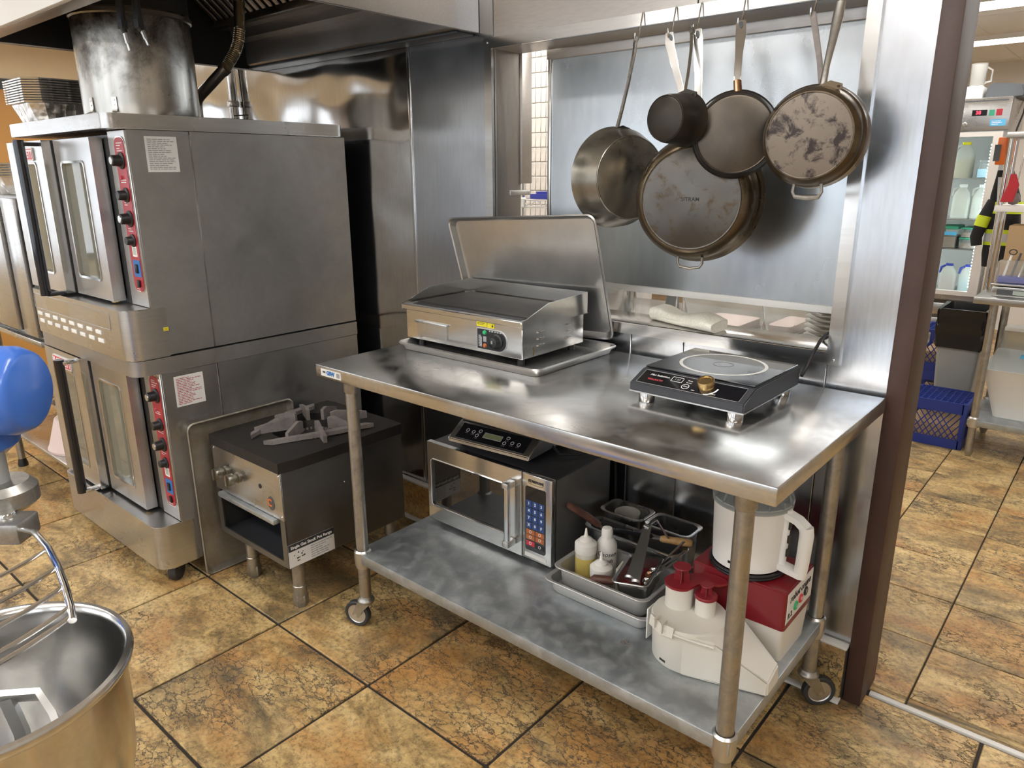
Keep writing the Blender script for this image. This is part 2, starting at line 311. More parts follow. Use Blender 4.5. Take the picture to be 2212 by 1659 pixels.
# wall behind the camera with the shop windows (daylight)
wb = newbm(); WX = [(-5.6, -4.2), (-3.7, -2.3), (-1.6, -.2), (.5, 1.9)]
xs = -7.2
for a, b in WX: bx(wb, xs, a, -3.5, -3.4, 0, CEIL); bx(wb, a, b, -3.5, -3.4, 0, .9); bx(wb, a, b, -3.5, -3.4, 2.25, CEIL); xs = b
bx(wb, xs, 3.2, -3.5, -3.4, 0, CEIL); struct('wall_front', wb, 'wall_tan')
for i, (a, b) in enumerate(WX):
    f = newbm(); bx(f, a, b, -3.47, -3.38, .88, .93); bx(f, a, b, -3.47, -3.38, 2.22, 2.27); bx(f, a, a+.05, -3.47, -3.38, .9, 2.25); bx(f, b-.05, b, -3.47, -3.38, .9, 2.25); bx(f, (a+b)/2-.02, (a+b)/2+.02, -3.47, -3.38, .9, 2.25)
    wnd = struct('window_%d' % (i+1), f, 'charcoal'); link('pane', box(a+.03, b-.03, -3.45, -3.44, .91, 2.24), 'window_glow', wnd)
# ------------------------------------------------------------------ stainless partition wall with the pass opening
OX0, OX1, OZ0, OZ1 = -1.925, -.640, 1.10, 2.035
core = newbm(); XL, XR = -4.6, -.472
bx(core, XL, OX0, YW+.012, YB, 0, CEIL); bx(core, OX1, XR, YW+.012, YB, 0, CEIL); bx(core, OX0, OX1, YW+.012, YB, 0, OZ0-.004); bx(core, OX0, OX1, YW+.012, YB, OZ1+.004, CEIL)
wall = struct('wall_back', core, 'wall_white')
def sheet(x0, x1, z0, z1, mat, y=YW, name='steel_sheet'):
    return link(name, box(x0, x1, y, y+.016, z0, z1, bev=.0015, seg=1), mat, wall)
sheet(XL, -3.66, .2, CEIL, 'steel_reflect'); sheet(-3.655, -2.395, .2, CEIL, 'steel_reflect'); sheet(-2.380, OX0-.002, .2, CEIL, 'steel_wall'); sheet(OX1+.002, XR, .2, CEIL, 'steel_wall')
for a, b in ((OX0, -1.30), (-1.297, -1.10), (-1.097, OX1)): sheet(a, b, .2, OZ0-.006, 'steel_wall')
sheet(OX0, -1.12, OZ1+.006, CEIL, 'steel_hood'); sheet(-1.117, OX1, OZ1+.006, CEIL, 'steel_hood')
link('seam_strip', box(-2.396, -2.380, YW-.004, YW+.01, .2, 2.6, bev=.002), 'steel_bright', wall)
# jamb lining of the opening
ln = newbm(); bx(ln, OX0-.003, OX0, YW, YB+.004, OZ0, OZ1); bx(ln, OX1, OX1+.003, YW, YB+.004, OZ0, OZ1); bx(ln, OX0, OX1, YW, YB+.004, OZ1, OZ1+.004); link('jamb_lining', ln, 'steel_hood', wall)
link('sill', box(OX0, OX1, YW-.006, YB+.03, OZ0-.006, OZ0, bev=.002), 'steel_table', wall)
# raised angle trim round the opening: mitred bars with an upstanding lip that takes the hooks
tr = newbm(); o1, o2 = .036, 0
def bar(poly): prY(tr, poly, YW-.014, YW+.004)
prY(tr, [(OX0-o1, OZ1+o1), (OX1+o1, OZ1+o1), (OX1, OZ1), (OX0, OZ1)], YW-.014, YW-.0105); bx(tr, OX0, OX1, YW-.0105, YW+.004, OZ1, OZ1+.004); bar([(OX0-o1, OZ0-o1), (OX0, OZ0), (OX1, OZ0), (OX1+o1, OZ0-o1)])
bar([(OX0-o1, OZ0-o1), (OX0-o1, OZ1+o1), (OX0, OZ1), (OX0, OZ0)]); bar([(OX1+o1, OZ0-o1), (OX1, OZ0), (OX1, OZ1), (OX1+o1, OZ1+o1)])
tro = struct('trim_2', tr, 'steel_bright')
for x, z in ((OX1+.022, OZ0-.02), (OX0-.018, OZ1+.02)): link('screw', lathe(newbm(), [(0, .003), (.003, .002), (.004, 0)], 10, axisM((x, YW-.014, z), (0, -1, 0))), 'chrome', tro)
link('catch_plate', box(-1.927, -1.921, 2.235, 2.36, 1.515, 1.535, bev=.002), 'alu', wall)
link('back_jamb', box(-1.975, -1.915, 2.30, 2.36, 1.56, 2.10, bev=.002), 'steel_hood', wall)
# brown timber post that ends the wall
post = struct('trim_3', box(-.472, -.420, 2.138, 2.305, 0, CEIL, bev=.004), 'brown_paint')
# baseboard
bb = struct('baseboard_back', box(-3.0, -.474, 2.128, YW+.01, .004, .188), 'grout_dark')
for k in range(7):
    x0 = -.476-.355*(k+1); link('tile', box(x0+.0015, x0+.3535, 2.12, 2.130, .012, .184, bev=.002, seg=1), 'slate', bb)
link('cap_strip', box(-3.0, -.474, 2.118, 2.150, .186, .196, bev=.002), 'strip_white', bb); link('foot_strip', box(-3.0, -.474, 2.100, 2.129, .002, .012, bev=.002), 'strip_white', bb)
# ------------------------------------------------------------------ ceiling lights (room fittings; pair behind partition and one at left wall added for brightness)
lamp0 = None
LP = [(-1.0, 5.75, 0), (-1.0, 7.35, 0), (.9, 5.75, 0), (.9, 7.35, 0), (.5, 3.9, 0), (-2.9, 4.4, 0), (-2.9, 6.2, 0), (.9, .6, 0), (-.8, -.6, 0), (-2.6, -.5, 0), (-4.4, -.5, 0), (.9, -2.0, 0), (-.8, -2.0, 0), (-2.6, -2.0, 0), (-4.4, -2.0, 0), (-5.6, 2.4, 0), (-5.6, 4.6, 0), (-.9, 1.15, 0), (-2.5, 2.86, 0), (-1.1, 3.0, 0), (-6.2, 1.0, 0)]
for x, y, rz in LP:
    if lamp0 is None:
        lamp0 = thing('ceiling_light', 'long white fluorescent fitting flush in the tiled ceiling', 'light', (x, y, CEIL), 0, 'ceiling light fittings'); fr = newbm()
        bx(fr, -.62, .62, -.16, -.145, -.035, 0); bx(fr, -.62, .62, .145, .16, -.035, 0); bx(fr, -.62, -.605, -.145, .145, -.035, 0); bx(fr, .605, .62, -.145, .145, -.035, 0); link('frame', fr, 'ceiling_white', lamp0, False); link('diffuser', box(-.605, .605, -.145, .145, -.028, -.004), 'diffuser', lamp0, False)
        lamp0['label'] = 'fluorescent ceiling fitting just in front of the refrigerator'
    else: dup(lamp0, (x, y, CEIL), rz, 'fluorescent ceiling fitting beyond the refrigerator' if (x, y) == (-1.0, 7.35) else 'long white fluorescent fitting flush in the tiled ceiling')
# ================================================================== COOKING LINE
# ---- exhaust hood
hood = thing('exhaust_hood', 'wide stainless exhaust hood with grease filters above the stacked ovens', 'exhaust hood', (-2.7, 1.55, 2.095)); HT = CEIL-.002
link('side_panel', box(-2.010, -1.994, .96, 2.148, 2.095, HT, bev=.002), 'steel_hood', hood); link('side_panel', box(-3.455, -3.440, .96, 2.148, 2.085, HT, bev=.002), 'steel_hood', hood)
link('front_panel', box(-3.455, -1.994, .945, .962, 2.095, HT, bev=.003), 'white', hood); link('front_lip', box(-3.44, -2.01, .962, 1.02, 2.095, 2.105, bev=.002), 'steel_hood', hood)
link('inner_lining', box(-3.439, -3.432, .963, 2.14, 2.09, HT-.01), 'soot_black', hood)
il = newbm(); bx(il, -2.018, -2.011, .963, 2.14, 2.11, HT-.01); bx(il, -3.43, -2.02, .963, .97, 2.11, HT-.01); link('inner_lining', il, 'steel_hood', hood)
prX(b := newbm(), [(2.148, 2.095), (2.148, 2.32), (1.93, 2.32), (1.93, 2.245), (1.985, 2.245), (1.985, 2.205), (2.055, 2.205), (2.055, 2.108), (2.07, 2.095)], -3.431, -2.02); link('back_plenum', b, 'steel_hood', hood)
link('gutter_lip', box(-3.431, -2.02, 2.06, 2.146, 2.088, 2.096, bev=.002), 'charcoal', hood)
link('filter_rail', box(-3.431, -2.02, 1.90, 1.935, 2.245, 2.275, bev=.003), 'pan_steel', hood)
# baffle filters slope from the trough up to the front
sl0 = V((0, 1.905, 2.275)); sl1 = V((0, 1.52, 2.60)); sd = (sl1-sl0).normalized(); sn = V((0, -sd.z, sd.y))
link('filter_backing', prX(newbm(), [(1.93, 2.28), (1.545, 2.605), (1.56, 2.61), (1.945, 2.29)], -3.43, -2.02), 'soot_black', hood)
sbm = newbm(); strip(sbm, [sl0, sl0.lerp(sl1, .5), sl1], (1, 0, 0), .013, .012); bmesh.ops.bevel(sbm, geom=sbm.edges[:], offset=.004, segments=2, affect='EDGES'); s1 = link('baffle', sbm, 'steel_hood', hood, False); hl = V(hood.location)
for k in range(28):
    o = s1 if k == 0 else s1.copy()
    if k: COL.objects.link(o); o.parent = hood
    o.location = V((-3.40+k*.0505, 0, 0))-hl
# ---- fire-suppression nozzles hanging inside the hood
for pts in ([(-2.704, 1.179, 2.60), (-2.705, 1.178, 2.09)], [(-2.685, 1.222, 2.60), (-2.685, 1.223, 2.095)]):
    first_ = pts[0][1] < 1.2; e = (-2.700, 1.189, 2.001) if first_ else (-2.675, 1.243, 2.022)
    nz = thing('sprinkler_nozzle', ('fire suppression nozzle drop hanging straight in front of the flue' if first_ else 'fire suppression nozzle drop with its tip turned sideways before the flue'), 'nozzle', pts[1], 0, 'suppression nozzles in the hood')
    link('pipe', cyl(newbm(), pts[0], pts[1], .0125), 'charcoal', nz); p = V(pts[1]); q = V(e); d = (q-p)
    bmn = newbm(); cyl(bmn, p+V((0, 0, .004)), p-V((0, 0, .022)), .017, None, 6); cyl(bmn, p-V((0, 0, .02)), p+d*.42, .011, .008, 8); link('nut', bmn, 'charcoal', nz)
    bmn = newbm(); cyl(bmn, p+d*.38, p+d*.75, .0085, None, 8); cyl(bmn, p+d*.73, q, .0062, None, 10); link('nozzle', bmn, 'alu', nz)
# ---- flue
fl = thing('flue_pipe', 'wide soot-streaked round steel flue standing on the upper oven', 'flue', (-3.05, 1.362, 1.808)); FM = M.Translation((-3.05, 1.362, 0))
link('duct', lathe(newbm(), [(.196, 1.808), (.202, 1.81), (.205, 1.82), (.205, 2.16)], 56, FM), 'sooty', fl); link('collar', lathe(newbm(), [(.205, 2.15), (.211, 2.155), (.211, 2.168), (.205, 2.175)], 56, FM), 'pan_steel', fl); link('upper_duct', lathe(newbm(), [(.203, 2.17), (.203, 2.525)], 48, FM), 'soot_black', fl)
for a in (-78, -50):
    dx, dy = math.cos(R(a)), math.sin(R(a)); rr = .2075; b = newbm(); P = lambda r, z: (-3.05+dx*r, 1.362+dy*r, z)
    strip(b, [P(rr, 1.872), P(rr, 1.835), P(rr+.006, 1.822), P(rr+.028, 1.812)], (-dy, dx, 0), .009, .003); s_ = link('bracket', b, 'alu', fl)
    for z in (1.862, 1.846): link('rivet', lathe(newbm(), [(0, .003), (.003, .002), (.004, 0)], 8, axisM(P(rr+.001, z), (dx, dy, 0))), 'chrome', s_)
# ---- flexible conduit
cv = thing('flexible_conduit', 'bent flexible metal conduit dropping out of the hood beside the flue', 'conduit', (-3.1, 1.607, 1.806))
cp = [(-2.80, 1.44, 2.618), (-2.80, 1.455, 2.56), (-2.80, 1.52, 2.50), (-2.82, 1.60, 2.44), (-2.88, 1.665, 2.39), (-2.93, 1.73, 2.33), (-2.945, 1.756, 2.27), (-2.945, 1.746, 2.17), (-2.947, 1.737, 2.123), (-2.952, 1.722, 2.084), (-2.963, 1.70, 2.046), (-2.976, 1.679, 2.013)]
b = newbm(); pp = []; rr = []
for a, c in zip(cp, cp[1:]):
    for k in range(12): t = k/12; pp.append(V(a).lerp(V(c), t)); rr.append(.021+(.0022 if k % 2 else 0))
tube(b, pp, rr, 14); link('corrugated_hose', b, 'flex_metal', cv)
b = newbm(); cyl(b, (-2.970, 1.683, 2.019), (-2.984, 1.674, 2.007), .026, None, 16); tube(b, [(-2.976, 1.679, 2.013), (-3.08, 1.617, 1.917), (-3.094, 1.610, 1.900), (-3.1, 1.607, 1.875), (-3.1, 1.607, 1.8055)], .022, 16); link('rigid_pipe', b, 'pan_steel', cv)
gp = thing('gas_pipe', 'pale vertical pipe running up the stainless wall behind the ovens', 'pipe', (-3.70, 2.10, .3)); link('riser', cyl(newbm(), (-3.70, 2.115, .3), (-3.70, 2.115, 2.2), .024), 'steel_bright', gp); link('clip', lathe(newbm(), [(.027, -.015), (.03, -.01), (.03, .01), (.027, .015)], 16, M.Translation((-3.70, 2.115, 1.95))), 'alu', gp)
# ---- stacked convection ovens
OR, OL, OF, OB = -2.745, -3.715, 1.155, 2.08
def oven(z, label, top):
    """z: floor level of this unit's chamber, doors z+.01 .. z+.60"""
    ov = thing('convection_oven', label, 'oven', ((OR+OL)/2, 1.6, z-.19)); d0, d1 = z+.01, z+.602
    link('core', box(OL+.004, OR-.004, OF+.004, OB, z-.188, z+.611), 'charcoal', ov)
    link('side_panel', box(OR-.004, OR, OF, 1.379, z-.188, z+(.624 if top else .611), bev=.0015, seg=1), 'steel_side', ov); link('side_panel', box(OR-.005, OR-.001, 1.382, OB, z-.188, z+(.624 if top else .611), bev=.0015, seg=1), 'steel_side', ov)
    link('seam_trim', box(OR-.003, OR+.0012, 1.378, 1.383, z-.188, z+.61), 'steel_bright', ov)
    link('side_panel', box(OL, OL+.004, OF, OB, z-.188, z+.611), 'steel_side', ov)
    # control column
    link('control_column', box(-2.888, OR-.0005, OF-.006, OF+.004, z, z+(.622 if top else .6115), bev=.002, seg=1), 'steel_door', ov)
    ovl = newbm(); prY(ovl, rrect(-2.836, -2.752, z+.052, z+.602, .03), OF-.0085, OF-.006); link('panel_border', ovl, 'steel_bright', ov)
    ov2 = newbm(); prY(ov2, rrect(-2.832, -2.756, z+.056, z+.598, .028), OF-.010, OF-.0085); pn = link('control_panel', ov2, 'red_panel', ov)
    for i, (dz, r, L) in enumerate(((.52, .020, .034), (.402, .018, .030), (.32, .020, .034), (.243, .016, .024))):
        k = newbm(); am = axisM((-2.788, OF-.010, z+dz), (0, -1, 0)); lathe(k, [(r*1.45, 0), (r*1.45, .004), (r*1.0, .007), (r*.9, L), (r*.8, L+.002), (0, L+.002)], 20, am); kn = link('knob', k, 'black', ov)
        if i in (0, 2): link('cap', lathe(newbm(), [(0, .0035), (r*.62, .003), (r*.66, 0)], 18, axisM((-2.788, OF-.010-L-.001, z+dz), (0, -1, 0))), 'alu', kn)
    link('indicator_lamp', lathe(newbm(), [(0, .008), (.006, .006), (.008, 0)], 12, axisM((-2.805, OF-.010, z+.462), (0, -1, 0))), 'ink_red', ov)
    b = box(-2.806, -2.770, OF-.0115, OF-.0098, z+.185, z+.222); link('display_frame', b, 'white', ov); link('display', box(-2.800, -2.776, OF-.0122, OF-.0112, z+.191, z+.216), 'lcd_dim', ov)
    link('blue_panel', box(-2.815, -2.760, OF-.0115, OF-.0098, z+.112, z+.172), 'ink_blue', ov); link('rocker_switch', box(-2.795, -2.777, OF-.018, OF-.0108, z+.125, z+.158, bev=.003), 'black', ov); link('rocker_switch', box(-2.795, -2.777, OF-.018, OF-.0098, z+.073, z+.1, bev=.003), 'black', ov)
    for dz in (.575, .557, .45, .372, .28, .235, .062): lines(pn, 'ink_white', (-2.790, OF-.0102, z+dz), (1, 0, 0), (0, 0, 1), .05, .016, 2)
    # doors
    def door(x0, x1, y0, y1, wx0, wx1, name):
        b = newbm(); wz0, wz1 = z+.085, z+.518
        for q in ((x0, wx0, d0, d1), (wx1, x1, d0, d1), (wx0, wx1, d0, wz0), (wx0, wx1, wz1, d1)): bx(b, q[0], q[1], y0, y1, q[2], q[3])
        bmesh.ops.remove_doubles(b, verts=b.verts[:], dist=.0005); dd = link('door', b, 'steel_door', ov)
        link('window_glass', box(wx0-.004, wx1+.004, y0+.012, y0+.018, wz0-.004, wz1+.004), 'oven_glass', dd)
        link('window_backing', box(wx0, wx1, y1-.006, y1-.002, wz0, wz1), 'grey_dark', dd)
        g = newbm(); pr = rrect(wx0-.006, wx1+.006, wz0-.006, wz1+.006, .02); pi = rrect(wx0+.003, wx1-.003, wz0+.003, wz1-.003, .016)
        loft(g, [[V((x, y0+.004, zz)) for x, zz in pr], [V((x, y0-.003, zz)) for x, zz in pr], [V((x, y0-.002, zz)) for x, zz in pi], [V((x, y0+.012, zz)) for x, zz in pi]], False, False); link('gasket', g, 'steel_bright', dd)
        return dd
    dl = door(-3.700, -3.300, 1.065, 1.125, -3.620, -3.395, 'left'); door(-3.278, -2.930, 1.100, 1.145, -3.226, -3.012, 'right')
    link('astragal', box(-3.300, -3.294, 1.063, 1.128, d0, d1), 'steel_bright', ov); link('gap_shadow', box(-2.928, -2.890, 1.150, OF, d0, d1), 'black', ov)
    for x in (-2.96,): link('hinge_pin', cyl(newbm(), (x, 1.12, d0-.006), (x, 1.12, d0+.006), .016), 'brass', ov)
    h = newbm(); hx, hy = -3.335, 1.000; tube(h, [(hx, hy, d0-.004), (hx, hy, d1+.0)], .0195, 16); link('handle_bar', h, 'black_gloss', ov)
    for za, zb in ((d0-.008, d0+.006), (d1-.022, d1-.008)): link('handle_bracket', box(-3.352, -3.318, hy, 1.066, za, zb, bev=.003), 'black' if top else 'chrome', ov)
    bd = link('badge', (lambda q: prY(q, rrect(-3.600, -3.395, z+.528, z+.578, .01), 1.060, 1.065))(newbm()), 'label_white', ov); link('badge_field', (lambda q: prY(q, rrect(-3.594, -3.401, z+.533, z+.573, .008), 1.0592, 1.0602))(newbm()), 'red_bright', bd)
    text('BLODGETT', .040, 'ink_white', bd, (-3.4975, 1.0588, z+.5525), (1, 0, 0), (0, 0, 1), bold=.0012)
    # placard
    z0 = z+.481 if top else z+.467
    pl = link('placard', box(OR+.0002, OR+.0012, 1.214 if top else 1.2, 1.329 if top else 1.316, z0, z0+.122), 'label_white', ov); lines(pl, 'ink_grey' if top else 'ink_red', (OR+.0012, 1.272 if top else 1.258, z0+.061), (0, 1, 0), (0, 0, 1), .100, .108, 17, .4)
    return ov
up_ = oven(1.130, 'upper convection oven of the stack with black handle bar and louvred band', True); lo = oven(.265, 'lower convection oven of the stack standing on casters', False)
def bumper(z0, z1, y0, r, x1=OR+.002, y1=OF+.02): return prZ(newbm(), [p for p in rrect(OL-.002, x1, y0, y1+.3, r, 7)], z0, z1)
cap = newbm(); prZ(cap, rrect(OL-.004, OR+.003, 1.085, OB, .035, 6), 1.755, 1.806); bmesh.ops.bevel(cap, geom=[e for e in cap.edges if abs(e.verts[0].co.z-e.verts[1].co.z) < 1e-5], offset=.003, segments=2, affect='EDGES'); link('top_cap', cap, 'steel', up_)
def nose(z0, z1, y0, nm, par, x1=OR+.001):
    b = newbm(); r = .055; poly = [(OL, OF+.05)]+[(OL+r-r*math.cos(R(a)), y0+r-r*math.sin(R(a))) for a in range(0, 91, 10)]+[(x1-r+r*math.sin(R(a)), y0+r-r*math.cos(R(a))) for a in range(0, 91, 10)]+[(x1, OF+.05)]
    prZ(b, poly, z0, z1); bmesh.ops.bevel(b, geom=[e for e in b.edges if abs(e.verts[0].co.z-e.verts[1].co.z) < 1e-5], offset=.003, segments=2, affect='EDGES'); return link(nm, b, 'steel', par)
nose(.938, 1.128, 1.052, 'lower_band', up_); lb = newbm(); prZ(lb, [(OL, OB)]+[(OL+.05-.05*math.cos(R(a)), 1.06+.05-.05*math.sin(R(a))) for a in range(0, 91, 10)]+[(OR+.002-.05+.05*math.sin(R(a)), 1.06+.05-.05*math.cos(R(a))) for a in range(0, 91, 10)]+[(OR+.002, OB)], .877, .936); link('joint_band', lb, 'steel_side', up_)
nose(.075, .262, 1.052, 'lower_band', lo)
lou = newbm(); bx(lou, -.026, .026, -.0025, .0025, -.008, .008, bev=.002); l0 = None
for r_, zz in enumerate((1.024, .992)):
    for k in range(8):
        if l0 is None: l0 = link('louvre', lou, 'white', up_, False); o = l0
        else: o = l0.copy(); COL.objects.link(o); o.parent = up_
        o.location = V((-3.62+k*.090+r_*.012, 1.0505, zz))-V(up_.location)
b = newbm(); pr = rrect(-3.67, -2.87, 1.045, 1.108, .012); pts = [V((x, 1.0515, zz)) for x, zz in pr]; tube(b, pts, .0013, 6, True); link('embossed_line', b, 'steel_side', up_)
ns = link('small_sticker', box(OR+.0002, OR+.0012, 1.188, 1.207, 1.037, 1.050), 'yellow_label', up_); lines(ns, 'ink', (OR+.0012, 1.197, 1.0435), (0, 1, 0), (0, 0, 1), .014, .009, 2)
for x, y in ((-2.790, 1.125), (-3.60, 1.14), (-2.815, 1.98), (-3.60, 1.98)):
    b = newbm(); lathe(b, [(0, -.016), (.040, -.016), (.043, -.011), (.043, .011), (.040, .016), (0, .016)], 20, axisM((x, y, .0432), (.8, .6, 0))); c_ = link('caster', b, 'rubber', lo); link('fork', box(x-.022, x+.022, y-.022, y+.022, .05, .08, bev=.004), 'black', c_)
# ---- wire stand left on the oven top
wr = newbm(); tube(wr, [(-2.80, 1.55, 1.809), (-2.80, 1.68, 1.809), (-2.90, 1.68, 1.809), (-2.90, 1.55, 1.809)], .003, 6, True); tube(wr, [(-2.80, 1.655, 1.809), (-2.80, 1.66, 1.828), (-2.80, 1.60, 1.822)], .0025, 6); tag(link('wire_stand', wr, 'black'), 'small black wire stand lying on the oven top beside the flue', 'rack')
# ---- foil pans
def foil_pan(name, loc, label, group):
    b = newbm(); rings = []
    def ring(x, y, z, ch): return [V((sx*px, sy*py, z)) for sx, sy, px, py in ((1, -1, x-ch, y), (1, -1, x, y-ch), (1, 1, x, y-ch), (1, 1, x-ch, y), (-1, 1, x-ch, y), (-1, 1, x, y-ch), (-1, -1, x, y-ch), (-1, -1, x-ch, y))]
    loft(b, [ring(.118, .208, 0, .03), ring(.145, .24, .078, .045), ring(.160, .256, .080, .05), ring(.162, .258, .085, .05), ring(.160, .256, .0865, .05), ring(.144, .239, .0845, .045), ring(.117, .207, .003, .03)], True, True)
    o = link(name, b, 'foil'); o.location = loc; return tag(o, label, 'foil pan', group)
fp0 = foil_pan('foil_pan', (-3.648, 1.365, 1.808), 'foil steam pan in the middle of the stack on the upper oven', 'foil pans stacked on the upper oven')
rb = newbm()
for k in range(9): strip(rb, [(.122+.0015, -.15+k*.0375, .012), (.1475, -.15+k*.0375, .075)], (0, 1, 0), .006, .004)
link('ribs', rb, 'foil', fp0, False)
for k in range(1, 10):
    o = fp0.copy(); COL.objects.link(o); o.location = (-3.648+random.uniform(-.0003, .0003), 1.365+random.uniform(-.0003, .0003), 1.808+k*.0096); o['group'] = 'foil pans stacked on the upper oven'
    if k == 9: o['label'] = 'topmost foil pan of the stack on the upper oven'
fp0['label'] = 'bottom foil pan of the upper oven stack, showing its ribbed side'
# ---- neighbouring equipment on a stand further down the line
st = thing('equipment_stand', 'low stainless stand with an open shelf beyond the stacked ovens', 'stand', (-4.25, 1.4, 0)); link('shelf', box(-4.72, -3.78, 1.09, 1.75, .232, .25, bev=.003), 'steel', st)
for x in (-4.68, -3.82):
    for y in (1.13, 1.71): L_ = link('leg', cyl(newbm(), (x, y, .02), (x, y, .86), .019), 'galv_leg', st); link('foot', lathe(newbm(), [(.018, .05), (.026, .015), (.026, .0), (0, 0)], 14, M.Translation((x, y, 0))), 'black', L_)
link('top', box(-4.74, -3.76, 1.07, 1.77, .84, .865, bev=.003), 'steel', st)
eq = thing('steam_cabinet', 'dark-doored stainless cabinet standing on the low stand beyond the ovens', 'cooker', (-4.25, 1.4, .866)); link('body', box(-4.72, -3.80, 1.10, 1.75, .866, 1.515, bev=.004), 'steel_side', eq); link('door', box(-4.70, -4.02, 1.065, 1.098, .89, 1.50, bev=.004), 'steel', eq); link('door_gap', box(-4.018, -3.985, 1.085, 1.1, .89, 1.5), 'black', eq); link('column', box(-3.98, -3.80, 1.075, 1.099, .88, 1.505, bev=.003), 'steel', eq); link('window', box(-4.62, -4.30, 1.062, 1.066, 1.0, 1.3), 'black_glass', eq)
f2 = fp0.copy(); f2.data = fp0.data
for k in range(6):
    o = fp0.copy(); COL.objects.link(o); o.location = (-4.16, 1.36, 1.517+k*.011); o['label'] = 'crinkled foil pan in the stack on the far steam cabinet' if k < 5 else 'topmost foil pan of the stack on the far steam cabinet'; o['group'] = 'foil pans on the far cabinet'
bpy.data.objects.remove(f2)
bk = thing('mixing_tub', 'upturned pale pink plastic tub on the low stand shelf', 'tub', (-4.02, 1.27, .251)); link('tub', lathe(newbm(), [(.175, 0), (.178, .012), (.172, .016), (.128, .16), (.12, .166), (0, .166)], 36, M.Translation((-4.02, 1.27, .251))), 'pinkish', bk)
tag(link('steel_bowl', lathe(newbm(), [(0, .0), (.06, .004), (.10, .03), (.125, .075), (.128, .075), (.104, .028), (.06, .0), (0, -.004)], 32, M.Translation((-4.02, 1.27, .423))), 'alu'), 'shallow bowl resting on the upturned pink tub', 'bowl')
# ---- sheet pans
def sheetpan(name, w, d, h, mat, m, label, rim=.006):
    b = newbm(); r = .03
    def rg(e, z): return [V((x, y, z)) for x, y in rrect(-w/2+e, w/2-e, -d/2+e, d/2-e, max(.012, r-e*.4), 6)]
    loft(b, [rg(.016, 0), rg(.008, h-.006), rg(0, h-.006), rg(-.002, h-.001), rg(.002, h+.003), rg(.007, h), rg(.009, h-.006), rg(.018, .0025)], True, True); xf(b, m)
    o = link(name, b, mat); return tag(o, label, 'baking tray')
mu = axisM((-2.7345, 1.447, .333), (1, 0, .006), (0, 0, 1)); sheetpan('sheet_pan', .66, .475, .026, 'alu_dirty', mu, 'greasy brown-stained sheet pan stood on edge beside the lower oven')
mf = M.Translation((-1.645, 1.884, 1.0008)); sheetpan('sheet_pan', .645, .452, .025, 'alu', mf, 'sheet pan lying flat on the table under the griddle')
TLc, TRc, BRc = V((-2.0356, 1.996, 1.437)), V((-1.3688, 2.007, 1.470)), V((-1.349, 2.118, 1.037))
xa = (TRc-TLc).normalized(); zz_ = (TRc-BRc).normalized().cross(xa).normalized()*-1; zz_ = zz_ if zz_.y < 0 else -zz_; yv = zz_.cross(xa).normalized(); cen = (TLc+BRc)/2-zz_*.022
ml = M((xa, yv, zz_)).transposed().to_4x4(); ml.translation = cen; sheetpan('sheet_pan', .667, .447, .022, 'alu', ml, 'sheet pan standing upright and tilted behind the griddle')
# ---- stock pot range
rg = thing('stock_pot_range', 'single burner gas stock pot range with an open cabinet under heavy grates', 'range', (-2.445, 1.57, 0)); x0, x1, y0, y1 = -2.690, -2.200, 1.290, 1.855
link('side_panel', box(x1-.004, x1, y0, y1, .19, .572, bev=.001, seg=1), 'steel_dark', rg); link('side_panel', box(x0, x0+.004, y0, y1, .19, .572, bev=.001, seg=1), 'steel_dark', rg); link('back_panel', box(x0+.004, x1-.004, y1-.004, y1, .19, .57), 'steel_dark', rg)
link('bottom_panel', box(x0+.004, x1-.004, y0+.01, y1-.004, .192, .198), 'charcoal', rg); link('inner_back', box(x0+.004, x1-.004, 1.62, 1.626, .198, .40), 'grey_dark', rg); link('inner_top', box(x0+.004, x1-.004, y0+.01, 1.62, .40, .404), 'grey_dark', rg)
link('control_panel', box(x0+.006, x1-.001, y0-.004, y0+.002, .385, .572, bev=.001, seg=1), 'steel', rg); fr = newbm(); bx(fr, x0, x0+.03, y0-.003, y0+.003, .192, .386); bx(fr, x1-.03, x1, y0-.003, y0+.003, .192, .386); bx(fr, x0+.03, x1-.03, y0-.003, y0+.003, .190, .214); link('front_frame', fr, 'steel_dark', rg)
link('drip_tray', box(x0+.045, x1-.045, y0-.022, 1.60, .362, .382, bev=.004), 'galv', rg)
for kx in (-2.598, -2.502):
    k = newbm(); am = axisM((kx, y0-.004, .478), (0, -1, 0)); lathe(k, [(.022, 0), (.022, .006), (.015, .009), (.015, .020), (.023, .022), (.024, .04), (.021, .046), (0, .046)], 24, am); bx(k, kx-.005, kx+.005, y0-.056, y0-.048, .456, .5); link('knob', k, 'pan_steel', rg)
link('pilot_hole', cyl(newbm(), (-2.342, y0-.0055, .487), (-2.342, y0-.003, .487), .009), 'black', rg); lg = link('oval_badge', lathe(newbm(), [(0, .001), (.022, .001), (.022, 0)], 24, axisM((-2.275, y0-.0042, .437), (0, -1, 0)) @ M.Diagonal((1, 1.25, 1, 1))), 'grey_dark', rg)
text('C', .04, 'orange', lg, (-2.283, y0-.0056, .437), (1, 0, 0), (0, 0, 1), bold=.0012)
for sx, sz in ((x1-.012, .56), (x1-.012, .40), (x0+.018, .56)): link('screw', lathe(newbm(), [(0, .004), (.004, .003), (.005, 0)], 10, axisM((sx, y0-.004, sz), (0, -1, 0))), 'chrome', rg)
tp = newbm(); XO, YO = -2.445, 1.60
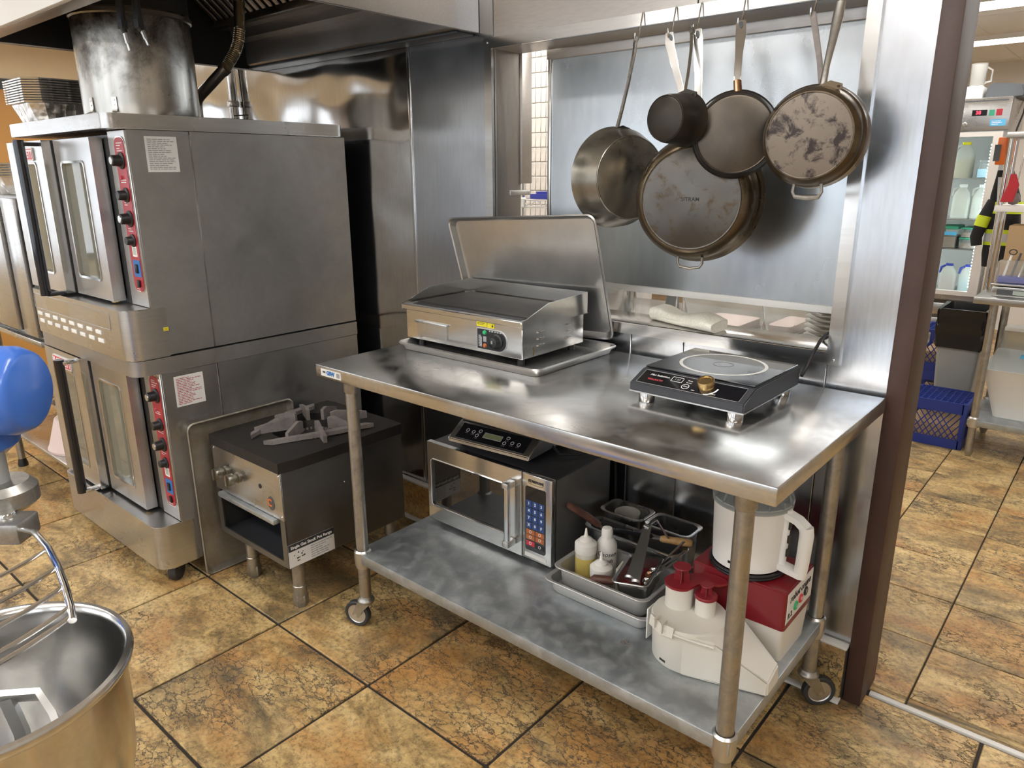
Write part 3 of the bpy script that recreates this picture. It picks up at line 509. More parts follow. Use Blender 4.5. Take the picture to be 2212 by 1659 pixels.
# top frame with a round burner well
op = rrect(x0-.008, x1+.008, y0-.008, y1+.005, .004, 2); seg = 48; ring = [(XO+.165*math.cos(2*math.pi*k/seg), YO+.165*math.sin(2*math.pi*k/seg)) for k in range(seg)]
def proj_sq(px, py):
    dx, dy = px-XO, py-YO; s = min((x1+.008-XO)/dx if dx > 1e-6 else 9, (x0-.008-XO)/dx if dx < -1e-6 else 9, (y1+.005-YO)/dy if dy > 1e-6 else 9, (y0-.008-YO)/dy if dy < -1e-6 else 9); return (XO+dx*s, YO+dy*s)
outer = [proj_sq(*p) for p in ring]
loft(tp, [[V((x, y, .572)) for x, y in outer], [V((x, y, .613)) for x, y in outer], [V((x, y, .618)) for x, y in ring], [V((x, y, .575)) for x, y in ring]], False, False); link('top_frame', tp, 'iron', rg, smooth=25)
link('burner_well', lathe(newbm(), [(.166, .59), (.15, .56), (.05, .545), (0, .545)], 36, M.Translation((XO, YO, 0))), 'iron', rg)
bu = newbm(); lathe(bu, [(.085, .55), (.085, .575), (.08, .58), (.055, .58), (.05, .57)], 36, M.Translation((XO, YO, 0))); lathe(bu, [(.035, .55), (.035, .578), (0, .58)], 24, M.Translation((XO, YO, 0))); br_ = link('burner', bu, 'iron', rg)
jb = newbm()
for k in range(26):
    a = 2*math.pi*k/26; bx(jb, -.004, .004, -.004, .004, .578, .588, mat=M.Translation((XO+.068*math.cos(a), YO+.068*math.sin(a), 0)) @ M.Rotation(a, 4, 'Z'))
link('flame_ports', jb, 'grate', br_)
for k in range(8):
    a = 2*math.pi*(k+.5)/8; ln_ = .15 if k % 2 else .10; b = newbm(); prism(b, [(.075, .617), (.075, .662), (.10, .668), (.075+ln_, .645), (.075+ln_, .617)], lambda r, z: V((XO+r*math.cos(a)-.007*math.sin(a), YO+r*math.sin(a)+.007*math.cos(a), z)), lambda r, z: V((XO+r*math.cos(a)+.007*math.sin(a), YO+r*math.sin(a)-.007*math.cos(a), z))); link('grate_fin', b, 'grate', rg)
for sx in (-1, 1):
    b = newbm(); strip(b, [(XO+sx*.06, y0+.07, .626), (XO+sx*.16, YO-.02, .632), (XO+sx*.19, YO+.14, .626)], (sx*.5, .3, 0), [.018, .022, .018], .016); link('grate_bar', b, 'grate', rg)
for lx in (x0+.12, x1-.035):
    for ly in (y0+.055, y1-.055):
        b = newbm(); lathe(b, [(.024, .192), (.024, .09), (.026, .088), (.026, .03)], 20, M.Translation((lx, ly, 0))); L_ = link('leg', b, 'galv_leg', rg); link('foot', lathe(newbm(), [(.026, .05), (.029, .045), (.029, .006), (.026, 0), (0, 0)], 6, M.Translation((lx, ly, 0))), 'galv_leg', L_)
sk = link('spec_sticker', box(x1, x1+.001, 1.290, 1.492, .192, .285), 'label_white', rg); link('sticker_heading', box(x1+.001, x1+.0014, 1.290, 1.492, .257, .285), 'ink', sk)
text('Single Gas Stock Pot Range', .0165, 'ink_white', sk, (x1+.0016, 1.391, .2705), (0, 1, 0), (0, 0, 1), bold=.0004); lines(sk, 'ink_grey', (x1+.001, 1.435, .225), (0, 1, 0), (0, 0, 1), .10, .055, 6, .35)
dw = newbm()
for k in range(10): cx_, cz_ = 1.31+random.random()*.05, .205+random.random()*.042; bx(dw, x1+.001, x1+.0014, cx_, cx_+random.uniform(.004, .012), cz_, cz_+random.uniform(.002, .007))
link('sticker_drawing', dw, 'ink', sk); link('side_screw', lathe(newbm(), [(0, .003), (.004, .002), (.005, 0)], 10, axisM((x1, 1.562, .452), (1, 0, 0))), 'chrome', rg)
# ---- work table
tb_ = thing('work_table', 'rolling stainless work table with galvanised legs and undershelf', 'table', (-1.24, 1.73, 0)); TX0, TX1, TY0, TY1 = -2.010, -.465, 1.345, 2.122
b = box(TX0, TX1, TY0, TY1, .957, 1.0, bev=.0035, seg=2); link('tabletop', b, 'steel_table', tb_)
st_ = link('maker_sticker', box(TX0+.03, TX0+.135, TY0-.0008, TY0, .966, .990), 'label_white', tb_); text('GSW', .0185, 'ink_blue', st_, (TX0+.082, TY0-.001, .9785), (1, 0, 0), (0, 0, 1), bold=.0012); link('sticker_square', box(TX0+.113, TX0+.13, TY0-.0012, TY0-.0007, .971, .986), 'ink_grey', st_); link('sticker_mark', box(TX0+.04, TX0+.055, TY0-.0012, TY0-.0007, .977, .983), 'ink', st_)
SX0, SX1, SY0, SY1 = -1.948, -.533, 1.397, 2.068
sh = box(SX0, SX1, SY0, SY1, .270, .310, bev=.004, seg=2); shelf = link('undershelf', sh, 'galv', tb_)
for i, (lx, ly, wx, wy, sw) in enumerate(((-1.925, 1.42, -1.965, 1.405, (.94, .34, 0)), (-.556, 1.42, -.585, 1.44, (.9, -.4, 0)), (-1.925, 2.045, -1.96, 2.05, (1, 0, 0)), (-.556, 2.045, -.515, 2.07, (-.75, -.66, 0)))):
    b = newbm(); lathe(b, [(.0215, .958), (.0215, .125)], 24, M.Translation((lx, ly, 0))); L_ = link('leg', b, 'galv_leg', tb_)
    link('socket', lathe(newbm(), [(.026, .958), (.026, .905), (.0225, .90)], 24, M.Translation((lx, ly, 0))), 'galv_leg', L_); link('shelf_collar', lathe(newbm(), [(.024, .318), (.030, .312), (.030, .262), (.026, .248), (.0216, .248)], 24, M.Translation((lx, ly, 0))), 'alu', L_)
    sw = V(sw).normalized(); wc = V((lx, ly, .05))+sw*(-.038); side = V((-sw.y, sw.x, 0)); ca = newbm(); lathe(ca, [(.036, -.009), (.038, -.012), (.046, -.013), (.050, -.009), (.050, .009), (.046, .013), (.038, .012), (.036, .009)], 32, axisM(wc, side)); cs = link('caster_wheel', ca, 'rubber', tb_)
    h_ = newbm(); lathe(h_, [(0, -.009), (.034, -.008), (.0365, -.010), (.0365, .010), (.034, .008), (0, .009)], 28, axisM(wc, side)); cyl(h_, wc-side*.02, wc+side*.02, .006); link('hub', h_, 'alu', cs)
    fk = newbm(); top = V((lx, ly, .118))
    for s_ in (-1, 1):
        o_ = side*(.0185*s_); pts2 = [wc+o_+V((0, 0, -.010))+sw*.012, wc+o_-sw*.014, top+o_-sw*.026-V((0, 0, .012)), top+o_+sw*.024-V((0, 0, .012)), wc+o_+sw*.03+V((0, 0, .02))]; q = side*(.0012*s_)
        va = [fk.verts.new(p+q) for p in pts2]; vb = [fk.verts.new(p-q) for p in pts2]; fk.faces.new(va); fk.faces.new(vb[::-1])
        for k in range(5): fk.faces.new((va[k], va[(k+1) % 5], vb[(k+1) % 5], vb[k]))
    lathe(fk, [(0, .107), (.030, .107), (.032, .112), (.030, .118), (.026, .122), (.024, .130), (0, .13)], 24, M.Translation((lx, ly, 0))); link('caster_fork', fk, 'galv_leg', cs)
# ---- countertop griddle
gd = thing('griddle', 'countertop electric griddle with splash guards and dark hot plate', 'griddle', (-1.705, 1.9, 1.026)); gx0, gx1, gy0, gy1 = -1.978, -1.435, 1.722, 2.055; gz0, gz1 = 1.0295, 1.135
link('body', box(gx0, gx1, gy0, gy1, gz0, gz1, bev=.002, seg=1), 'steel_bright', gd)
link('rim', box(gx0-.008, gx1+.0058, gy0-.012, gy1+.008, gz1, gz1+.018, bev=.002, seg=1), 'steel_bright', gd); link('grease_gutter', box(gx0+.02, gx1-.02, gy0+.015, gy0+.05, gz1+.0182, gz1+.0192), 'black', gd); link('hot_plate', box(gx0+.008, gx1-.010, gy0+.05, gy1-.004, gz1+.018, gz1+.023, bev=.001, seg=1), 'griddle_plate', gd)
for xx in (gx0-.012, gx1+.006): link('splash_guard', prX(newbm(), [(gy0-.010, gz1+.018), (gy0+.125, gz1+.062), (gy1+.012, gz1+.071), (gy1+.012, gz1-.002), (gy0-.010, gz1-.002)], xx, xx+.004), 'steel_bright', gd)
link('splash_guard', box(gx0-.012, gx1+.010, gy1+.008, gy1+.012, gz1, gz1+.071), 'steel_bright', gd)
link('grease_drawer', (lambda q: prY(q, rrect(-1.918, -1.770, 1.045, 1.098, .006), gy0-.004, gy0+.001))(newbm()), 'steel', gd); link('drawer_lip', box(-1.926, -1.764, gy0-.010, gy0, 1.094, 1.101, bev=.002), 'steel', gd)
cpn = newbm(); pl_ = [(-1.629, 1.040), (-1.629, 1.112)]+[(-1.533+.036*math.sin(R(a)), 1.076+.036*math.cos(R(a))) for a in range(0, 181, 15)]; prY(cpn, pl_, gy0-.002, gy0); link('panel_rim', cpn, 'alu', gd); cpn = newbm(); prY(cpn, [(-1.626, 1.043), (-1.626, 1.109)]+[(-1.533+.033*math.sin(R(a)), 1.076+.033*math.cos(R(a))) for a in range(0, 181, 15)], gy0-.003, gy0-.002); dp = link('dial_panel', cpn, 'black', gd)
link('dial', lathe(newbm(), [(.026, 0), (.026, .003), (.020, .006), (.017, .022), (.014, .024), (0, .024)], 24, axisM((-1.540, gy0-.003, 1.075), (0, -1, 0))), 'black', gd); link('pointer', box(-1.543, -1.537, gy0-.0285, gy0-.0265, 1.072, 1.082), 'ink_grey', gd)
for zz, mt in ((1.099, 'green_btn'), (1.055, 'orange_key')): link('indicator_lamp', lathe(newbm(), [(0, .006), (.006, .005), (.008, 0)], 12, axisM((-1.592, gy0-.003, zz), (0, -1, 0))), mt, gd)
link('lamp_plate', box(-1.599, -1.585, gy0-.004, gy0-.003, 1.068, 1.086), 'ink_grey', gd); text('50  100  150  200  250  300', .0058, 'ink_white', dp, (-1.540, gy0-.0032, 1.1055), (1, 0, 0), (0, 0, 1)) ; lines(dp, 'ink_white', (-1.613, gy0-.003, 1.075), (0, 0, 1), (-1, 0, 0), .05, .016, 3, .4)
yl = link('warning_sticker', box(-1.630, -1.585, gy0-.0012, gy0, 1.117, 1.133), 'yellow_label', gd); lines(yl, 'ink', (-1.608, gy0-.0012, 1.126), (1, 0, 0), (0, 0, 1), .036, .009, 2, .4); y2 = link('warning_sticker', box(-1.582, -1.552, gy0-.0012, gy0, 1.116, 1.132), 'yellow_label', gd); link('hazard_triangle', prY(newbm(), [(-1.564, 1.120), (-1.555, 1.120), (-1.5595, 1.129)], gy0-.0018, gy0-.0012), 'ink', y2)
for yy in (1.815, 1.965):
    for k in range(3): b = newbm(); lathe(b, [(0, .006), (.004, .005), (.0055, 0)], 12, axisM((gx1, yy, 1.063+k*.022), (1, 0, 0)) @ M.Diagonal((4.0, 1, 1, 1))); link('louvre', b, 'steel_bright', gd)
for fx in (gx0+.047, gx1-.03):
    for fy in (gy0+.03, gy1-.03): link('foot', cyl(newbm(), (fx, fy, 1.0034), (fx, fy, 1.031), .012), 'black', gd)
b = newbm(); strip(b, [(gx1+.0006, 1.775, 1.062), (gx1+.0006, 1.780, 1.047), (gx1+.0006, 1.778, 1.034)], (0, 1, 0), .0025, .0006); link('grease_drip', b, 'brass', gd)
# ---- induction cooker on the table
ic = thing('induction_cooker', 'black induction cooker with a gold dial on chrome feet on the tabletop', 'induction cooker', (-.832, 1.83, 1.0), R(-1.2)); hx = .164
L = lambda nm, bm, mt, par=ic: link(nm, bm, mt, par, False)
b = newbm(); prX(b, [(-.177, .030), (-.177, .054), (-.112, .080), (.175, .084), (.175, .030)], -hx, hx); bmesh.ops.bevel(b, geom=b.edges[:], offset=.003, segments=2, affect='EDGES'); L('body', b, 'charcoal')
L('base_trim', box(-hx-.0005, hx+.0005, -.1775, .1755, .028, .032), 'steel'); L('glass_top', box(-hx+.006, hx-.006, -.106, .172, .0825, .0862, bev=.001, seg=1), 'black_glass')
b = newbm(); lathe(b, [(.110, .0864), (.110, .0868), (.119, .0868), (.119, .0864)], 48, M.Translation((0, .040, 0))); L('cook_zone_ring', b, 'label_white'); b = newbm(); lathe(b, [(.025, .0864), (.025, .0867), (.0275, .0867), (.0275, .0864)], 32, M.Translation((0, .040, 0))); L('centre_mark', b, 'ink_grey')
sv_ = V((0, .065, .026)).normalized(); nv = V((0, -.026, .065)).normalized(); def_o = V((0, -.1455, .0668))
pmx = M((V((1, 0, 0)), sv_, nv)).transposed().to_4x4(); pmx.translation = def_o
b = box(-.145, .145, -.027, .027, .0005, .0012); xf(b, pmx); cpl_ = L('control_glass', b, 'black_gloss')
b = newbm(); tube(b, [pmx @ V((x, y, .0014)) for x, y in rrect(-.147, .147, -.029, .029, .002, 1)], .0007, 4, True); L('panel_line', b, 'ink_grey')
b = newbm(); lathe(b, [(.022, .001), (.022, .022), (.0205, .024), (.016, .024), (.015, .0225), (0, .0225)], 28, pmx @ M.Translation((.045, .004, 0))); L('dial', b, 'brass'); b = newbm(); lathe(b, [(.030, .0013), (.030, .0016), (.034, .0016), (.034, .0013)], 24, pmx @ M.Translation((.045, .004, 0)), R(-80), R(0)); L('power_scale', b, 'ink_white')
def itext(s, sz, mt, x, y, **k): text(s, sz, mt, cpl_, pmx @ V((x, y, .0013)), (1, 0, 0), sv_, world=False, **k)
itext('Max Induction', .010, 'ink_white', -.095, .012, shear=.2); itext('VOLLRATH', .009, 'ink_red', -.100, -.008, bold=.0004); itext('MIN', .005, 'ink_white', .018, -.02); itext('MAX', .005, 'ink_white', .075, -.02); itext('Temp', .006, 'ink_white', -.006, .015); itext('Power', .006, 'ink_white', -.006, .006)
b = newbm(); tube(b, [pmx @ V((x, y, .0016)) for x, y in rrect(-.058, -.026, .001, .020, .002, 2)], .0007, 4, True); L('display_frame', b, 'ink_white'); itext('130', .012, 'ink_grey', -.042, .0105)
b = newbm(); lathe(b, [(.009, .0014), (.009, .0018), (.0105, .0018), (.0105, .0014)], 20, pmx @ M.Translation((-.008, -.011, 0))); L('power_button', b, 'ink_white'); itext('ON', .007, 'ink_white', -.008, -.011)
for fx in (-.125, .130):
    for fy in (-.15, .15): L('foot', lathe(newbm(), [(0, .0002), (.0205, .0002), (.0215, .002), (.0215, .024), (.0205, .028), (0, .028)], 24, M.Translation((fx, fy, 0))), 'chrome')
pc = newbm(); tube(pc, [(-.660, 2.003, 1.055), (-.656, 2.03, 1.075), (-.653, 2.06, 1.11), (-.650, 2.10, 1.140), (-.648, 2.14, 1.152), (-.648, 2.20, 1.150), (-.66, 2.26, 1.13), (-.70, 2.29, 1.104)], .0048, 10); link('power_cord', pc, 'black', ic)
# ---- folded towel
tw = newbm(); rings = []
for i in range(25):
    t = i/24; x = -1.275+t*.275; y = 2.285-.085*t; zc = 1.106+.010*math.sin(t*7)*.5; sec = []
    hh = .021+.004*math.sin(t*9+1); wv = .055
    for k in range(20):
        a = 2*math.pi*k/20; rr_ = 1+.06*math.sin(3*a+t*5); sec.append(V((x+wv*.3*math.cos(a)*.2, y+wv*math.copysign(abs(math.cos(a))**.6, math.cos(a))*rr_, max(1.1008, 1.100+hh*(1+math.copysign(abs(math.sin(a))**.7, math.sin(a)))*rr_))))
    rings.append(sec)
loft(tw, rings); two = tag(link('folded_towel', tw, 'towel', smooth=70), 'folded off-white kitchen towel lying on the sill of the opening', 'towel')
for k, (dz, dy) in enumerate(((.004, -.049), (.014, -.051))):
    b = newbm(); tube(b, [(-1.275+t*.0138, 2.285-.0042*t+dy, 1.108+dz+.003*math.sin(t*.45+k)) for t in range(0, 20)], .0028, 6); link('fold_hem', b, 'cream_plastic', two)
# ================================================================== ON THE UNDERSHELF
SZ = .3105
# ---- microwave
mw = thing('microwave', 'stainless commercial microwave with dark window on the undershelf', 'microwave', (-1.62, 1.9, SZ)); x0, x1, y0, y1, z0, z1 = -1.912, -1.322, 1.735, 2.085, .326, .640
link('case', box(x0+.011, x1-.002, y0+.022, y1, z0, z1, bev=.005), 'charcoal', mw); link('side_skin', box(x1-.004, x1-.001, y0+.03, y1-.004, z0+.006, z1-.006), 'steel_side', mw)
wx0, wx1, wz0, wz1 = -1.892, -1.512, .388, .575; b = newbm(); sx = -1.450
for q in ((x0, wx0, z0, z1), (wx1, sx, z0, z1), (wx0, wx1, z0, wz0), (wx0, wx1, wz1, z1)): bx(b, q[0], q[1], y0, y0+.022, q[2], q[3])
bmesh.ops.remove_doubles(b, verts=b.verts[:], dist=.0005); dr = link('door', b, 'steel_bright', mw); link('window', box(wx0-.004, wx1+.004, y0+.006, y0+.010, wz0-.004, wz1+.004), 'black_glass', dr)
b = newbm(); pr = rrect(wx0-.001, wx1+.001, wz0-.001, wz1+.001, .012); tube(b, [V((x, y0-.0005, z)) for x, z in pr], .0028, 6, True); link('window_bead', b, 'chrome', dr)
hb = newbm(); tube(hb, [(-1.490, y0-.030, .585), (-1.490, y0-.030, .375)], .0115, 12); link('handle_grip', hb, 'chrome', dr)
for a, c in ((.578, .602), (.360, .384)): link('handle_end', box(-1.505, -1.475, y0-.044, y0+.001, a, c, bev=.006), 'alu', dr)
link('control_frame', box(sx+.002, x1, y0, y0+.022, z0, z1, bev=.003), 'steel_bright', mw); kp = newbm(); prY(kp, rrect(-1.432, -1.346, .362, .598, .008), y0-.002, y0); link('keypad', kp, 'black_gloss', mw)
link('model_strip', box(-1.435, -1.343, y0-.0012, y0, .336, .350), 'label_white', mw); text('STARWAVE', .0125, 'ink', mw, (-1.388, y0-.0006, .618), (1, 0, 0), (0, 0, 1), bold=.0007); b = newbm(); tube(b, [(-1.42+.0065*k, y0-.0004, .610-.004*math.sin(k/10*math.pi)) for k in range(11)], .0006, 5); link('swoosh', b, 'ink', mw)
keys = ['1', '2', '3', '4', '5', '6', '7', '8', '9', 'X', '0', 'F']
for i, k in enumerate(keys):
    cx_, cz_ = -1.4155+(i % 3)*.0265, .536-(i//3)*.0265; kk = link('key', box(cx_-.0118, cx_+.0118, y0-.0032, y0-.002, cz_-.0118, cz_+.0118, bev=.0005, seg=1), 'blue_key', mw); text(k, .014, 'ink_white', kk, (cx_, y0-.0034, cz_+.001), (1, 0, 0), (0, 0, 1), bold=.0005)
for i, (cx_, cz_, mt) in enumerate(((-1.409, .432, 'orange_key'), (-1.369, .432, 'orange_key'), (-1.409, .412, 'orange_key'), (-1.369, .412, 'orange_key'), (-1.409, .389, 'red_bright'), (-1.369, .386, 'black'))):
    kk = link('key', box(cx_-.0185, cx_+.0185, y0-.0032, y0-.002, cz_-.009, cz_+.009, bev=.0005, seg=1), mt, mw); b = newbm(); lathe(b, [(.004, 0), (.004, .0004), (.0055, .0004), (.0055, 0)], 12, axisM((cx_, y0-.0032, cz_+.001), (0, -1, 0))); link('key_symbol', b, 'ink_white', kk)
for fx in (x0+.05, x1-.05):
    for fy in (y0+.06, y1-.05): link('foot', cyl(newbm(), (fx, fy, SZ), (fx, fy, z0+.004), .015), 'black', mw)
# ---- second induction cooker on the microwave
i2 = thing('induction_cooker', 'silver-framed induction cooker with touch buttons stored on the microwave', 'induction cooker', (-1.645, 1.925, .6405), R(5))
L = lambda nm, bm, mt, par=i2: link(nm, bm, mt, par, False); hx = .178
b = newbm(); prX(b, [(-.165, .022), (-.165, .036), (-.092, .082), (.165, .086), (.165, .022)], -hx, hx); bmesh.ops.bevel(b, geom=b.edges[:], offset=.003, segments=2, affect='EDGES'); L('body', b, 'steel')
sv_ = V((0, .073, .046)).normalized(); nv = V((0, -.046, .073)).normalized(); pmx = M((V((1, 0, 0)), sv_, nv)).transposed().to_4x4(); pmx.translation = V((0, -.1285, .0592))
b = box(-.150, .150, -.034, .034, .0006, .0016); xf(b, pmx); gl = L('control_glass', b, 'black_gloss'); b = box(-.040, .040, -.011, .013, .0016, .0024); xf(b, pmx); L('display_frame', b, 'ink_grey'); b = box(-.037, .037, -.008, .010, .0024, .0030); xf(b, pmx); L('display', b, 'lcd')
for i, (bx_, by_) in enumerate(((-.115, .006), (-.088, .004), (-.062, .014), (-.066, -.008), (.062, .012), (.058, -.012), (.088, -.004), (.115, -.004))):
    b = newbm(); lathe(b, [(.0055, .0017), (.0055, .0021), (.007, .0021), (.007, .0017)], 16, pmx @ M.Translation((bx_, by_, 0))); L('touch_button', b, 'ink_white'); b = box(bx_-.007, bx_+.007, by_-.0125, by_-.0115, .0016, .002); xf(b, pmx); L('button_mark', b, 'ink_grey')
L('glass_top', box(-hx+.008, hx-.008, -.088, .158, .0845, .0875), 'black_glass')
for fx in (-.14, .14):
    for fy in (-.12, .12): L('foot', lathe(newbm(), [(.017, .024), (.012, .0002), (0, .0002)], 16, M.Translation((fx, fy, 0))), 'black')
b = newbm(); tube(b, [(-1.47, 1.93, .67), (-1.43, 1.92, .652), (-1.38, 1.97, .648), (-1.345, 2.04, .652), (-1.330, 2.085, .650), (-1.320, 2.108, .62), (-1.316, 2.110, .54), (-1.314, 2.110, .44), (-1.312, 2.110, .33)], .0045, 8); link('power_cord', b, 'black', i2)
# ---- steam pans
def steampan(name, x0, x1, y0, y1, z0, z1, label, mat='steel_bright', fl=.012, r=.03, m=None, group=None):
    b = newbm(); rgs = []
    def rgf(e, z, rr): return [V((x, y, z)) for x, y in rrect(x0+e, x1-e, y0+e, y1-e, rr, 6)]
    loft(b, [rgf(fl+.016, z0, r*.8), rgf(fl+.006, z0+.012, r), rgf(fl+.002, z1-.010, r), rgf(.001, z1-.004, r), rgf(0, z1-.002, r), rgf(.002, z1, r), rgf(fl+.002, z1-.003, r), rgf(fl+.008, z0+.012, r*.9), rgf(fl+.02, z0+.002, r*.7)])
    if m is not None: xf(b, m)
    return tag(link(name, b, mat), label, 'steam pan', group)
steampan('steam_pan', -1.275, -.892, 1.622, 1.872, SZ+.0005, .362, 'lower stainless steam pan on the undershelf holding another one nested in it', 'tray_metal')
steampan('steam_pan', -1.252, -.910, 1.642, 1.868, .334, .406, 'upper nested stainless steam pan full of bottles and utensils', 'tray_metal')
steampan('steam_pan', -1.300, -.935, 1.876, 1.976, SZ+.0005, .440, 'deep dark steam pan with tools across it behind the squeeze bottles', 'steel')
steampan('steam_pan', -1.305, -1.130, 1.980, 2.096, SZ+.0005, .462, 'small deep steam pan with a plastic tub inside by the microwave', 'steel', .010, .025)
steampan('steam_pan', -1.126, -.950, 1.980, 2.096, SZ+.0005, .462, 'small deep empty steam pan next to the food processor', 'steel', .010, .025)
tub = newbm(); lathe(tub, [(0, .388), (.036, .388), (.039, .392), (.043, .448), (.0452, .450), (.0448, .453), (.041, .452), (.037, .394), (0, .391)], 28, M.Translation((-1.2175, 2.038, 0))); tag(link('plastic_tub', tub, 'frosted'), 'round translucent plastic tub sitting in a small steam pan', 'tub')
# small insert with sauce, tipped inside the upper pan
im = M.Translation((-.990, 1.752, .366)) @ M.Rotation(R(12), 4, 'Z') @ M.Rotation(R(-6), 4, 'Y') @ M.Rotation(R(4), 4, 'X'); ins = steampan('insert_pan', -.058, .058, -.086, .086, 0, .075, 'small tipped insert pan holding dark red sauce', 'steel', .008, .016, im); b = newbm(); prZ(b, rrect(-.044, .044, -.072, .072, .012), .034, .036); xf(b, im); tag(link('red_sauce', b, 'sauce'), 'dark red sauce pooled in the small insert pan', 'sauce')
# ---- bottles
def bottle(name, x, y, z, r, hb, hc, fill, label, liq='oil', lid='white_cap'):
    t = thing(name, label, 'bottle', (x, y, z)); T = M.Translation((x, y, z))
    link('filled_body', lathe(newbm(), [(0, 0), (r*.94, 0), (r, .004), (r, fill)], 28, T), liq, t); link('clear_body', lathe(newbm(), [(r, fill), (r, hb-.004), (r*.93, hb)], 28, T), 'bottle_clear', t)
    link('cap', lathe(newbm(), [(r*1.03, hb-.004), (r*1.06, hb-.002), (r*1.06, hb+hc*.34), (r*.86, hb+hc*.42), (r*.62, hb+hc*.46), (r*.60, hb+hc*.54), (r*.40, hb+hc*.60), (r*.2, hb+hc*.64), (r*.07, hb+hc), (0, hb+hc)], 28, T), lid, t); return t
bottle('squeeze_bottle', -1.190, 1.745, .3365, .0335, .100, .078, .082, 'tall squeeze bottle of yellow oil with a white nozzle cap'); bottle('squeeze_bottle', -1.116, 1.724, .3365, .0335, .052, .078, .020, 'short squeeze bottle with a little brown liquid and a white cap', 'brown_liquid')
sp = thing('spray_can', 'white cooking spray can with black script lettering among squeeze bottles', 'bottle', (-1.150, 1.806, .3365)); T = M.Translation((-1.150, 1.806, .3365)); link('can', lathe(newbm(), [(0, 0), (.031, 0), (.033, .003), (.033, .105), (.031, .118), (.022, .132), (.017, .137), (.017, .150)], 32, T), 'white', sp); link('cap', lathe(newbm(), [(.0185, .134), (.0185, .158), (.0155, .168), (.007, .172), (0, .171)], 28, T), 'white_cap', sp)
dv = V((1.150, -1.806, 0)).normalized(); rv = V((-dv.y, dv.x, 0)); text('Chosen', .022, 'ink', sp, V((-1.150, 1.806, .3365+.088))+dv*.0333, rv, (0, 0, 1), shear=.3, bend=.0333); text('Foods', .018, 'ink', sp, V((-1.150, 1.806, .3365+.066))+dv*.0333, rv, (0, 0, 1), shear=.3, bend=.0333)
# ---- utensils
tg = thing('tongs', 'steel kitchen tongs standing across the utensil pan', 'tongs', (-1.0, 1.75, .40))
for a, c in (((-1.052, 1.898, .505), (-.980, 1.704, .417)), ((-1.060, 1.890, .498), (-1.008, 1.712, .417))): b = newbm(); strip(b, [a, V(a).lerp(V(c), .5)+V((0, 0, -.004)), c], (.9, .35, .2), [.008, .010, .012], .004); ar = link('arm', b, 'alu', tg); b = newbm(); lathe(b, [(0, .004), (.012, .002), (.016, -.004), (.012, -.006)], 14, axisM(c, V(c)-V(a))); link('tip', b, 'alu', ar)
link('hinge', cyl(newbm(), (-1.066, 1.896, .503), (-1.046, 1.892, .503), .007), 'alu', tg)
cl = thing('bent_clip', 'upturned V-shaped bright metal clip above the tongs', 'clip', (-1.05, 1.92, .45))
ap = V((-1.038, 1.915, .528)); l_, r_ = V((-1.088, 1.905, .470)), V((-.998, 1.93, .468))
for e in (l_, r_): b = newbm(); strip(b, [ap, ap.lerp(e, .35), e], (.6, -.6, .3), [.014, .012, .007], .004); link('leg', b, 'alu', cl)
link('eyelet', lathe(newbm(), [(.003, -.002), (.006, -.002), (.006, .002), (.003, .002)], 12, axisM(ap+V((.002, -.004, -.010)), (.5, -.8, .3))), 'black', cl)
kn = thing('cleaver', 'black-bladed scraper with a light wooden handle across the deep pan', 'scraper', (-1.08, 1.93, .445)); mk = M.Translation((-1.09, 1.898, .466)) @ M.Rotation(R(20), 4, 'Z') @ M.Rotation(R(-38), 4, 'X'); b = box(-.095, .050, -.034, .034, -.001, .001, bev=.0008, seg=1); xf(b, mk); bl = link('blade', b, 'charcoal', kn); b = newbm(); lathe(b, [(.002, -.002), (.0035, -.002), (.0035, .002), (.002, .002)], 10, mk @ M.Translation((-.078, -.018, 0))); link('rivet', b, 'chrome', bl)
b = newbm(); tube(b, [mk @ V((x, .018, 0)) for x in (.045, .075)], .009, 8, flat=(1, .6)); link('ferrule', b, 'grate', kn); b = newbm(); tube(b, [mk @ V((x, .018, 0)) for x in (.070, .078, .12, .165, .172)], [.009, .0115, .0125, .012, .009], 12); link('handle', b, 'wood_handle', kn)
wd = thing('basting_brush', 'dark ridged wooden handle leaning out of the deep pan by the microwave', 'brush', (-1.25, 1.90, .44)); b = newbm(); tube(b, [(-1.304, 1.800, .540), (-1.300, 1.806, .536), (-1.262, 1.855, .490), (-1.236, 1.888, .455)], [.008, .012, .013, .011], 8); link('handle', b, 'wood_dark', wd); b = newbm(); cyl(b, (-1.238, 1.886, .457), (-1.15, 1.935, .36), .005); link('shaft', b, 'pan_steel', wd)
sc_ = newbm(); prism(sc_, [(-.033, -.040), (.033, -.040), (.033, .030), (.022, .040), (-.033, .040)], lambda x, y: V((x, y, -.006)), lambda x, y: V((x, y, .006))); xf(sc_, M.Translation((-1.069, 1.768, .379)) @ M.Rotation(R(102), 4, 'Z') @ M.Rotation(R(90), 4, 'X')); tag(link('bowl_scraper', sc_, 'cream_plastic'), 'cream plastic bowl scraper wedged beside the sauce pan', 'scraper')
bh = newbm(); tube(bh, [(-1.113, 1.662, .396), (-1.104, 1.668, .402), (-1.062, 1.690, .402), (-1.05, 1.694, .401)], [.008, .013, .013, .009], 12); tag(link('spatula_handle', bh, 'wood_dark'), 'short brown handle lying on the rim of the upper steam pan', 'utensil')
